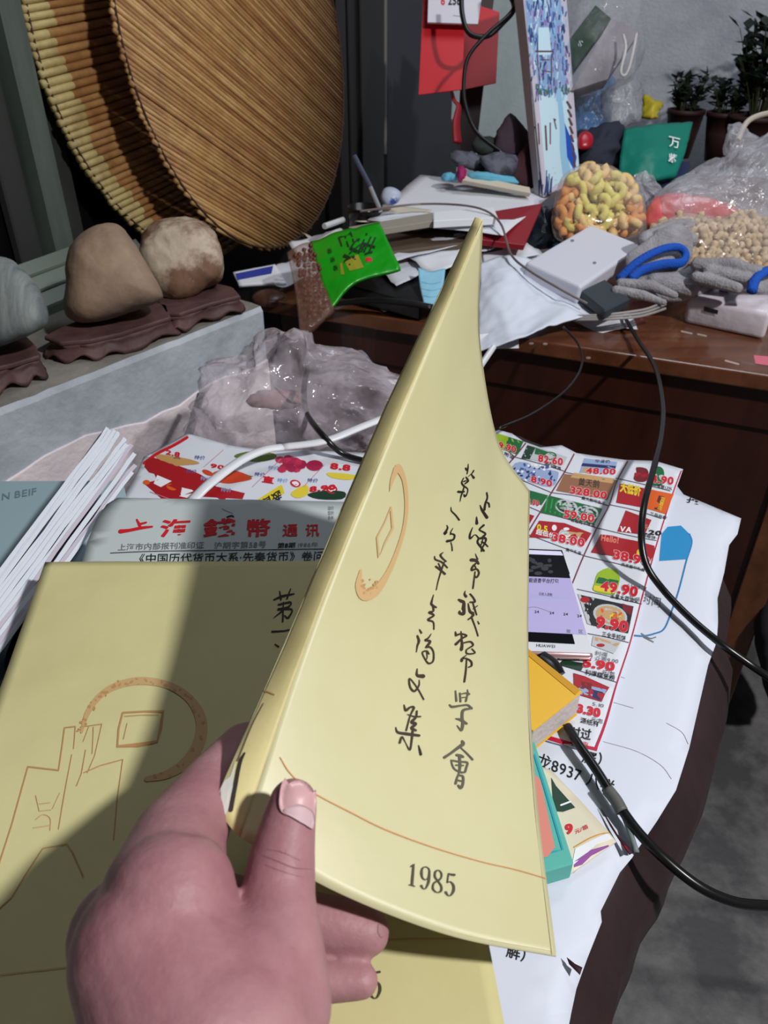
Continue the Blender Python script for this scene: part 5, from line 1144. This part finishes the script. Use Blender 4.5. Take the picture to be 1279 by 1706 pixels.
# =================================================================== YELLOW BOOK LYING
ycov = mat('faded_yellow_cover', (206, 201, 160), .42, mix=((198, 192, 147), 7, .4, .75), bump=(40, .12), coat=.12)
ycov2 = mat('lying_yellow_cover', (212, 205, 152), .55, mix=((200, 192, 138), 7, .4, .75), bump=(40, .12))  # separate, slightly yellower cover colour for the lying copy
pages = mat('aged_page_block', (206, 194, 160), .85, bump=(220, .4))
lb_px = [W(75, 936, ZL), W(690, 934, ZL), W(868, 1850, ZL), W(-250, 1850, ZL)]
lb = thing('yellow_book', sum(lb_px, Vector()) / 4 - Vector((0, 0, .0125)), 'yellow book lying flat on the pile under the hand', 'book', None)
add('page_block', bev(box4([q.lerp(sum(lb_px, Vector()) / 4, .008) - Vector((0, 0, .001)) for q in lb_px], (0, 0, -.009)), .0005, 1), pages, lb)
# cover slightly domed along the left edge, as a grid
a_, b_, c_, d_ = lb_px
cs = Surf([[d_, d_.lerp(c_, .33), d_.lerp(c_, .66), c_], [d_.lerp(a_, .5) + Vector((.000, 0, 0)), d_.lerp(c_, .33).lerp(a_.lerp(b_, .33), .5), d_.lerp(c_, .66).lerp(a_.lerp(b_, .66), .5), c_.lerp(b_, .5)], [a_, a_.lerp(b_, .33), a_.lerp(b_, .66), b_]])
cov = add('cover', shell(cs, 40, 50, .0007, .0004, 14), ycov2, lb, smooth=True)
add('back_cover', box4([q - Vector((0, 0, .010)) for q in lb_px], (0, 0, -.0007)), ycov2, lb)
p = Print(cov, .0004)
org = mat('orange_line_ink', (186, 142, 92), .6); orl = mat('pale_orange_ink', (200, 166, 116), .6)
# coin emblem: rough ring, square hole
rnd = random.Random(31)
ring = [(-104, 6), (-94, -26), (-72, -56), (-40, -74), (0, -80), (42, -72), (76, -50), (95, -16), (92, 22), (70, 56), (38, 76), (4, 84)]
ring = [(240 + x, 1215 + y) for x, y in ring]
p.stroke(ring[0:12], [4, 9, 10, 12, 13, 12, 14, 18, 20, 18, 14, 8], orl)
for k in range(60):
    i = rnd.uniform(0, 10.9); a = ring[int(i)]; b = ring[int(i) + 1]; f_ = i - int(i); u = a[0] + (b[0] - a[0]) * f_; v = a[1] + (b[1] - a[1]) * f_
    p.ell(u + rnd.uniform(-6, 6), v + rnd.uniform(-5, 5), rnd.uniform(1.5, 4), rnd.uniform(1, 3), org, rnd.uniform(0, 3), 7)
p.stroke([(205, 1188), (240, 1186), (272, 1186), (268, 1215), (262, 1236), (230, 1242), (196, 1244), (198, 1215), (205, 1188)], [3, 3, 5, 5, 4, 7, 5, 3, 3], org, sm=1)
p.stroke([(208, 1194), (238, 1192), (264, 1192)], 1.2, org, sm=1); p.stroke([(212, 1206), (206, 1232)], 1.2, org, sm=1)
# building outline
def ln(q, w_=1.6, m=org): p.stroke(q, w_, m, sm=1)
ln([(-20, 1490), (0, 1437), (20, 1375), (38, 1310), (47, 1278)], 2.4); ln([(47, 1278), (72, 1281), (98, 1284)], 2.4); ln([(98, 1284), (103, 1250), (108, 1213)], 2.2); ln([(108, 1213), (126, 1211)], 2); ln([(126, 1211), (123, 1248)], 1.4)
ln([(134, 1212), (170, 1207)], 1.4); ln([(170, 1207), (158, 1260), (146, 1288)], 1.4); ln([(148, 1212), (139, 1236)], 1.2); ln([(156, 1212), (154, 1256)], 1.2)
ln([(120, 1258), (112, 1300), (104, 1345), (98, 1382)], 1.4); ln([(143, 1250), (136, 1290), (128, 1310)], 1.4); ln([(140, 1288), (168, 1276), (205, 1266)], 1.6); ln([(205, 1266), (196, 1330), (190, 1400)], 1.4)
ln([(-20, 1530), (0, 1514), (20, 1496), (45, 1455), (72, 1414)], 2); ln([(72, 1414), (112, 1407), (122, 1421), (140, 1462)], 1.6)
ln([(60, 1326), (66, 1352), (86, 1350)], 1.3, orl); ln([(66, 1340), (84, 1338)], 1.2, orl); ln([(100, 1322), (88, 1348)], 1.2, orl)
p.stroke([(60, 1366), (72, 1358), (84, 1364), (84, 1384)], 1.5, orl); ln([(56, 1380), (82, 1376)], 1.2, orl)
p.stroke([(-20, 1627), (50, 1619), (95, 1614), (300, 1590), (500, 1572), (648, 1566), (700, 1564), (820, 1566)], 1.8, orl)
# brush characters at the upper right and the year
bi = mat('brush_ink', (38, 30, 24), .6)
def br(q, w_): p.stroke(q, w_, bi)
br([(456, 1000), (470, 994), (490, 990)], [2, 4, 2]); br([(466, 986), (468, 1000)], [2, 3]); br([(484, 982), (478, 998)], [2, 3]); br([(464, 1008), (484, 1004), (480, 1012), (462, 1016), (486, 1016), (480, 1030), (474, 1026)], [3, 3, 3, 3, 3, 3, 2]); br([(472, 1004), (471, 1036)], [2, 3]); br([(471, 1018), (456, 1030)], [3, 1]); br([(453, 1053), (470, 1052), (482, 1050)], [3, 2.4, 2])
br([(458, 1074), (464, 1078)], [2, 3])
yr = mat('year_ink', (72, 64, 50), .6)
p.year('1985', (538, 1668), (638, 1664), (0, -46), yr, 1.0)
p.build()

# =================================================================== HELD BOOK
g = [[(400, 1395, .272), (565, 1488, .276), (750, 1558, .282), (927, 1592, .290)],
     [(522, 1040, .318), (640, 1150, .330), (768, 1240, .342), (894, 1325, .355)],
     [(660, 705, .360), (716, 860, .380), (798, 990, .405), (880, 1080, .435)],
     [(805, 368, .400), (800, 560, .425), (830, 735, .465), (883, 818, .500)]]
G = [[D(*q) for q in r] for r in g]
fS = Surf(G)
hb = thing('held_yellow_book', D(600, 1500, .28), 'old yellow book held upright in the hand with its title in brush writing', 'book')
hc = add('cover', shell(fS, 48, 60, .0006, .0005, 9, 4), ycov, hb, smooth=True)
# back of the book: spine line seen left of the fold
bk_ = [[(356, 1338, .277), (560, 1484, .285), (748, 1553, .291), (925, 1588, .298)],
       [(487, 1040, .325), (620, 1140, .338), (760, 1236, .351), (892, 1322, .363)],
       [(630, 705, .369), (700, 860, .389), (792, 990, .413), (878, 1082, .443)],
       [(791, 362, .408), (795, 556, .434), (826, 735, .474), (880, 822, .508)]]
BKG = [[D(*q) for q in r] for r in bk_]
bS = Surf(BKG)
bc = add('back_cover', shell(bS, 24, 40, -.0006), ycov, hb, smooth=True)
# spine and page block between the two covers
spS = Surf([[BKG[i][0], BKG[i][0].lerp(G[i][0], .35) - FW * .0012, BKG[i][0].lerp(G[i][0], .7) - FW * .0012, G[i][0]] for i in range(4)])
sp = add('spine', shell(spS, 8, 60, .0005, .0004, 30, 2), mat('worn_spine', (212, 200, 144), .6, mix=((192, 180, 126), 22, .45, .7)), hb, smooth=True)
def edge_strip(a, b, n, flip=0):
    V = []; F = []
    for i in range(n + 1): V += [a(i / n), b(i / n)]
    for i in range(n): F.append((2 * i, 2 * i + 1, 2 * i + 3, 2 * i + 2))
    return V, F
ins = .004
pbk = join(edge_strip(lambda t: fS(t * .985, .006), lambda t: bS(t * .985, .006), 30), edge_strip(lambda t: fS(t * .985, .994), lambda t: bS(t * .985, .994), 30), edge_strip(lambda t: fS(.985, t), lambda t: bS(.985, t), 40))
add('page_block', pbk, pages, hb, smooth=True)
# dirt and tear on the lower spine
p = Print(sp, .0004)
dirt = mat('spine_dirt', (112, 96, 80), .8); tear = mat('torn_grey_white', (206, 204, 196), .8); dd_ = mat('spine_black', (50, 42, 38), .8)
p.poly([(362, 1345), (360, 1310), (372, 1285), (392, 1270), (388, 1310), (380, 1350), (372, 1362)], tear, rings=2)
p.stroke([(384, 1350), (392, 1310), (400, 1272), (408, 1255)], [8, 7, 6, 3], dd_); p.stroke([(396, 1268), (420, 1210), (440, 1172)], [3, 2, 1], dirt)
p.stroke([(430, 1150), (446, 1153), (458, 1158)], 2, org)
p.build('stain')
p = Print(hc, .0004)
def br(q, w_): p.stroke(q, w_, bi)
def z1(pts): return [(720 + x * 140 / 1279, 760 + y * 160 / 1462) for x, y in pts]
def z2(pts): return [(700 + x * 140 / 1279, 900 + y * 160 / 1462) for x, y in pts]
def z3(pts): return [(660 + x / 8, 1020 + y / 8) for x, y in pts]
def z4(pts): return [(640 + x * 180 / 1279, 1140 + y * 190 / 1350) for x, y in pts]
bi2 = mat('brush_ink_brown', (60, 44, 36), .6); bi3 = mat('brush_ink_shine', (96, 90, 80), .45)
def b1(q, w_): p.stroke(z1(q), [x / 9.1 for x in w_] if isinstance(w_, list) else w_ / 9.1, bi)
def b2(q, w_): p.stroke(z2(q), [x / 9.1 for x in w_] if isinstance(w_, list) else w_ / 9.1, bi2)
def b3(q, w_, m=None): p.stroke(z3(q), [x / 8 for x in w_] if isinstance(w_, list) else w_ / 8, m or bi2)
def b4(q, w_, m=None): p.stroke(z4(q), [x / 7.1 for x in w_] if isinstance(w_, list) else w_ / 7.1, m or bi2)
# left column
b1([(540, 115), (534, 190), (522, 270)], [8, 22, 14]); b1([(500, 180), (510, 205), (535, 225)], [22, 24, 10]); b1([(622, 218), (600, 255), (540, 310)], [22, 18, 8]); b1([(590, 280), (625, 330)], [16, 34])
b1([(470, 330), (440, 400), (470, 450), (530, 500), (520, 570), (490, 610), (470, 580)], [14, 22, 26, 16, 16, 34, 14]); b1([(505, 315), (535, 375), (490, 420)], [16, 34, 20]); b1([(470, 385), (500, 375)], 20)
b1([(385, 540), (430, 545), (475, 540)], [34, 32, 28]); b1([(480, 450), (455, 540), (430, 610), (414, 690)], [16, 22, 20, 8])
b1([(276, 775), (285, 835), (345, 895), (402, 972)], [10, 18, 22, 24])
b1([(212, 1050), (225, 1095), (180, 1180), (215, 1160)], [10, 24, 44, 16]); b1([(305, 1095), (270, 1170), (330, 1200), (310, 1270), (215, 1295)], [10, 20, 26, 28, 40]); b1([(265, 1190), (300, 1180)], 18); b1([(275, 1310), (290, 1370), (296, 1440)], [12, 16, 18])
b2([(340, 185), (300, 225), (330, 275), (385, 325)], [12, 32, 26, 22]); b2([(208, 245), (225, 295), (320, 335), (405, 420)], [16, 26, 26, 22]); b2([(268, 355), (295, 410), (310, 450)], 20); b2([(228, 400), (300, 455), (368, 515)], [30, 30, 34]); b2([(355, 335), (310, 470), (265, 620), (235, 760)], [24, 26, 18, 14])
b2([(195, 830), (170, 920), (165, 980), (235, 1025)], [10, 28, 36, 26]); b2([(185, 990), (190, 1080), (125, 1100), (200, 1145), (110, 1210), (190, 1250), (200, 1360)], [30, 28, 34, 28, 34, 24, 20])
b3([(303, 232), (328, 278)], [16, 26]); b3([(275, 315), (295, 385), (275, 450), (262, 535)], [26, 34, 24, 10]); b3([(458, 290), (420, 345), (378, 375), (445, 390), (400, 460)], [12, 22, 26, 32, 34]); b3([(385, 470), (450, 470), (490, 540), (485, 650), (430, 685), (385, 640), (340, 540), (400, 520), (430, 560)], [24, 24, 22, 24, 26, 20, 20, 24, 20]); b3([(395, 520), (405, 600), (390, 640)], 14)
b3([(272, 755), (272, 840), (355, 855)], [14, 36, 56]); b3([(300, 905), (295, 980), (235, 1055), (180, 1000), (165, 900), (190, 900), (280, 1020), (360, 1165)], [12, 22, 30, 26, 24, 18, 20, 20])
b4([(228, 245), (250, 310), (300, 275), (345, 280), (300, 380), (255, 550)], [12, 34, 24, 30, 18, 22]); b4([(270, 360), (350, 385), (425, 385)], [12, 20, 18]); b4([(380, 320), (370, 390), (320, 450), (370, 470), (320, 520), (370, 550)], [24, 26, 40, 30, 40, 26]); b4([(130, 510), (155, 570), (260, 590), (410, 610)], [10, 30, 36, 30]); b4([(330, 560), (320, 660), (298, 780), (250, 700), (205, 625), (178, 695)], [30, 26, 22, 10, 22, 30]); b4([(400, 725), (415, 780), (428, 835)], [10, 26, 32], bi)
# right column
b1([(820, 555), (830, 630), (800, 720), (785, 820)], [22, 22, 30, 32]); b1([(820, 700), (850, 720), (862, 775)], [14, 26, 20]); b1([(718, 745), (750, 820), (825, 935)], [10, 34, 44])
b1([(665, 925), (670, 1025)], [14, 44]); b1([(605, 1085), (565, 1190), (570, 1255), (640, 1195), (700, 1250)], [10, 28, 30, 12, 24]); b1([(775, 1050), (715, 1105), (720, 1130), (800, 1180), (760, 1230)], [34, 24, 22, 26, 34])
b1([(700, 1250), (680, 1310), (730, 1380), (780, 1445)], [30, 28, 30, 26]); b1([(720, 1250), (800, 1250), (800, 1310), (750, 1400), (740, 1450)], [34, 34, 22, 26, 22]); b1([(740, 1300), (790, 1330), (840, 1380)], [18, 28, 14]); b1([(760, 1270), (735, 1350)], 16)
b2([(830, 205), (850, 260), (868, 290)], [8, 18, 20]); b2([(765, 300), (840, 310), (880, 360)], [52, 44, 30]); b2([(840, 350), (790, 400), (775, 455), (850, 440), (885, 500), (850, 565), (815, 540)], [26, 30, 34, 26, 26, 30, 20]); b2([(825, 480), (810, 600), (793, 735)], [18, 22, 24]); b2([(820, 385), (840, 430)], 18)
b2([(676, 770), (665, 820), (690, 860)], [8, 30, 40]); b2([(575, 905), (620, 930), (655, 950), (650, 1050)], [30, 48, 40, 60]); b2([(660, 1040), (650, 1120), (590, 1110), (590, 1080)], [40, 50, 40, 24]); b2([(750, 820), (800, 880), (820, 940), (745, 945)], [26, 24, 34, 22]); b2([(720, 965), (745, 1080), (800, 1140), (720, 1210)], [16, 40, 34, 22]); b2([(790, 950), (820, 1050), (850, 1140)], [18, 26, 18]); b2([(860, 1000), (790, 1050)], [18, 10]); b2([(740, 1090), (800, 1110), (770, 1170)], 24); b2([(770, 1170), (830, 1330), (870, 1460)], [24, 20, 20]); b2([(865, 1235), (885, 1275)], [12, 22])
b3([(780, 262), (790, 310)], [16, 34]); b3([(855, 255), (860, 300), (870, 350)], [12, 22, 20]); b3([(785, 310), (860, 290), (930, 315), (870, 350), (785, 430)], [28, 22, 24, 26, 36], bi2); b3([(860, 340), (870, 430), (860, 500)], [20, 34, 44]); b3([(890, 410), (980, 395), (1015, 440), (960, 480), (925, 510), (940, 555), (1040, 545), (1000, 490)], [20, 24, 26, 20, 20, 22, 20, 18]); b3([(925, 575), (870, 620), (865, 650)], [12, 26, 40]); b3([(880, 620), (930, 620), (990, 660), (995, 715), (955, 735)], [20, 20, 26, 26, 18]); b3([(930, 620), (920, 780), (900, 930)], [16, 24, 26])
b3([(782, 1050), (795, 1185)], [18, 30], bi3); b3([(840, 1080), (850, 1195)], [22, 26], bi3); b3([(850, 1095), (925, 1080), (965, 1095)], [16, 22, 30], bi3); b3([(940, 1035), (945, 1080), (920, 1190)], [12, 20, 26], bi3); b3([(870, 1140), (920, 1135)], 14, bi3)
b4([(765, 245), (800, 270), (900, 255), (980, 250), (1030, 290)], [16, 30, 22, 24, 26], bi3); b4([(1020, 290), (930, 310), (915, 380), (920, 430)], [20, 34, 34, 30], bi3); b4([(840, 410), (900, 425), (970, 470)], [14, 34, 26], bi3); b4([(925, 430), (920, 500), (905, 550), (855, 490)], [30, 36, 24, 10], bi3)
b4([(915, 675), (925, 710), (860, 760), (780, 820), (705, 870)], [28, 46, 36, 30, 34], bi3); b4([(900, 755), (970, 820), (1040, 895)], [16, 20, 24], bi3); b4([(850, 840), (900, 850), (930, 865)], [30, 34, 26], bi3); b4([(885, 860), (890, 960), (885, 1030)], [30, 34, 26], bi3); b4([(785, 900), (800, 960), (830, 1010), (900, 1045), (950, 1045)], [16, 20, 20, 24, 22], bi3); b4([(800, 905), (880, 920), (975, 930), (965, 990), (950, 1045)], [20, 22, 24, 26, 24], bi3); b4([(840, 960), (930, 965)], 18, bi3); b4([(880, 1050), (850, 1130), (840, 1180)], [20, 24, 30], bi3); b4([(870, 1080), (925, 1095), (925, 1180), (900, 1230), (870, 1200)], [20, 26, 30, 36, 26], bi3); b4([(860, 1140), (910, 1150)], 20, bi3)
# faded coin print near the spine
ringH = [(662, 778), (672, 800), (676, 840), (672, 880), (660, 920), (645, 955), (625, 985), (606, 992), (597, 975), (600, 950)]
p.stroke(ringH, [12, 7, 6, 6, 7, 9, 14, 18, 12, 4], orl); p.stroke([(660, 780), (652, 800), (648, 818)], [10, 6, 1], orl)
p.stroke([(650, 845), (640, 870), (627, 895), (630, 928), (640, 905), (653, 880), (650, 845)], [2, 2.4, 3, 5, 3, 4, 3], orl, sm=1)
for k in range(18): p.ell(612 + rnd.uniform(-10, 16), 975 + rnd.uniform(-14, 14), rnd.uniform(1.5, 3.5), rnd.uniform(1.5, 3), org, 0, 7)
p.stroke([(466, 1262), (480, 1285), (500, 1305), (530, 1326), (580, 1352), (640, 1382), (720, 1412), (800, 1436), (860, 1450), (921, 1468)], [1.4, 2, 2, 2, 2.2, 2.2, 2, 1.8, 1.8, 1.6], mat('orange_arc_ink', (204, 146, 92), .6))
p.year('1985', (675, 1474), (758, 1496), (3, -38), yr, .95)
p.build()

# =================================================================== HAND
skin = mat('skin', (176, 132, 136), .52, mix=((150, 98, 106), 22, .35, .72), bump=(420, .12), sss=.12)
S_ = []
def seg(a, b):
    S_.append(cone(D(*a[:3]), D(*b[:3]), a[3] * a[2] / FPX, b[3] * b[2] / FPX, 22))
def chain(*pts):
    for i in range(len(pts) - 1): seg(pts[i], pts[i + 1])
# thumb lying on the cover
chain((470, 1680, .232, 84), (462, 1590, .240, 80), (462, 1500, .252, 64), (470, 1430, .2585, 56), (480, 1375, .2615, 47), (488, 1338, .263, 41))
# thumb mound and back of the hand
chain((330, 1980, .215, 190), (350, 1760, .222, 190), (400, 1660, .232, 132)); chain((350, 1760, .222, 190), (262, 1590, .235, 142), (285, 1500, .240, 110))
chain((385, 1675, .232, 120), (292, 1550, .238, 96)); chain((262, 1590, .235, 140), (215, 1560, .248, 100)); chain((285, 1500, .240, 108), (325, 1468, .244, 64), (340, 1530, .240, 52))
# index finger bending behind the spine
chain((275, 1490, .245, 105), (296, 1405, .268, 80), (350, 1312, .298, 52), (405, 1245, .325, 40), (480, 1225, .345, 34))
# middle, ring and little finger behind the book
chain((230, 1540, .255, 90), (300, 1500, .275, 62), (420, 1520, .290, 50), (520, 1534, .2935, 45), (570, 1542, .293, 44), (610, 1552, .2925, 40))
chain((230, 1600, .250, 90), (330, 1612, .270, 46), (460, 1634, .281, 34), (540, 1636, .2835, 33), (602, 1634, .2835, 29))
chain((240, 1680, .240, 80), (360, 1690, .255, 45), (460, 1685, .268, 32))
# wrist and forearm towards the holder
chain((330, 1980, .215, 190), (250, 2400, .21, 190)); 
S_.append(cone(D(250, 2400, .21), D(150, 3200, .30), .031, .04, 22))
hand = add('hand', remesh(join(*S_), .0012, 14, .5), skin, label='left hand gripping the yellow book with its thumb on the cover', cat='hand', smooth=True)
p = Print(hand, .0002)
nail = mat('thumb_nail', (206, 162, 164), .4); lun = mat('nail_pale', (206, 176, 182), .5)
def nailpatch(pts, m, name, lab, off=.0009, hgt=.0008):
    q = Print(hand, off); q.poly(pts, m, 4, 4); V, F = q.V, q.F
    n_ = len(V); dn = [(CAM - v).normalized() * -hgt for v in V]
    cnt = {}
    for f in F:
        for i in range(len(f)):
            e = tuple(sorted((f[i], f[(i + 1) % len(f)]))); cnt[e] = cnt.get(e, 0) + 1
    F2 = list(F) + [tuple(i + n_ for i in reversed(f)) for f in F] + [(a, b, b + n_, a + n_) for (a, b), c in cnt.items() if c == 1]
    return add(name, (V + [v + w_ for v, w_ in zip(V, dn)], F2), m, hand, smooth=True, label=lab)
nailpatch([(476, 1300), (498, 1293), (514, 1300), (522, 1318), (523, 1350), (519, 1380), (508, 1374), (490, 1362), (470, 1352), (468, 1325)], nail, 'thumb_nail', None)
nailpatch([(473, 1350), (495, 1340), (514, 1348), (520, 1362), (517, 1380), (506, 1374), (488, 1362)], lun, 'nail_moon', None, off=.0011)
nailpatch([(630, 1540), (637, 1545), (639, 1554), (635, 1562), (629, 1554)], mat('finger_nail', (160, 120, 122), .4), 'finger_nail', None, off=.0003, hgt=.0003)
crease = mat('skin_crease', (120, 84, 78), .7)
for q, w_ in (([(436, 1425), (460, 1434), (490, 1446), (520, 1448)], 1.6), ([(444, 1415), (470, 1420), (500, 1434)], 1.2), ([(440, 1440), (470, 1452), (505, 1462)], 1.0)): p.stroke(q, [.3, w_, w_, .3][:len(q)] if len(q) == 4 else [.3, w_, .3], crease)
p.build('crease')
bpy.data.objects.remove(_fo)
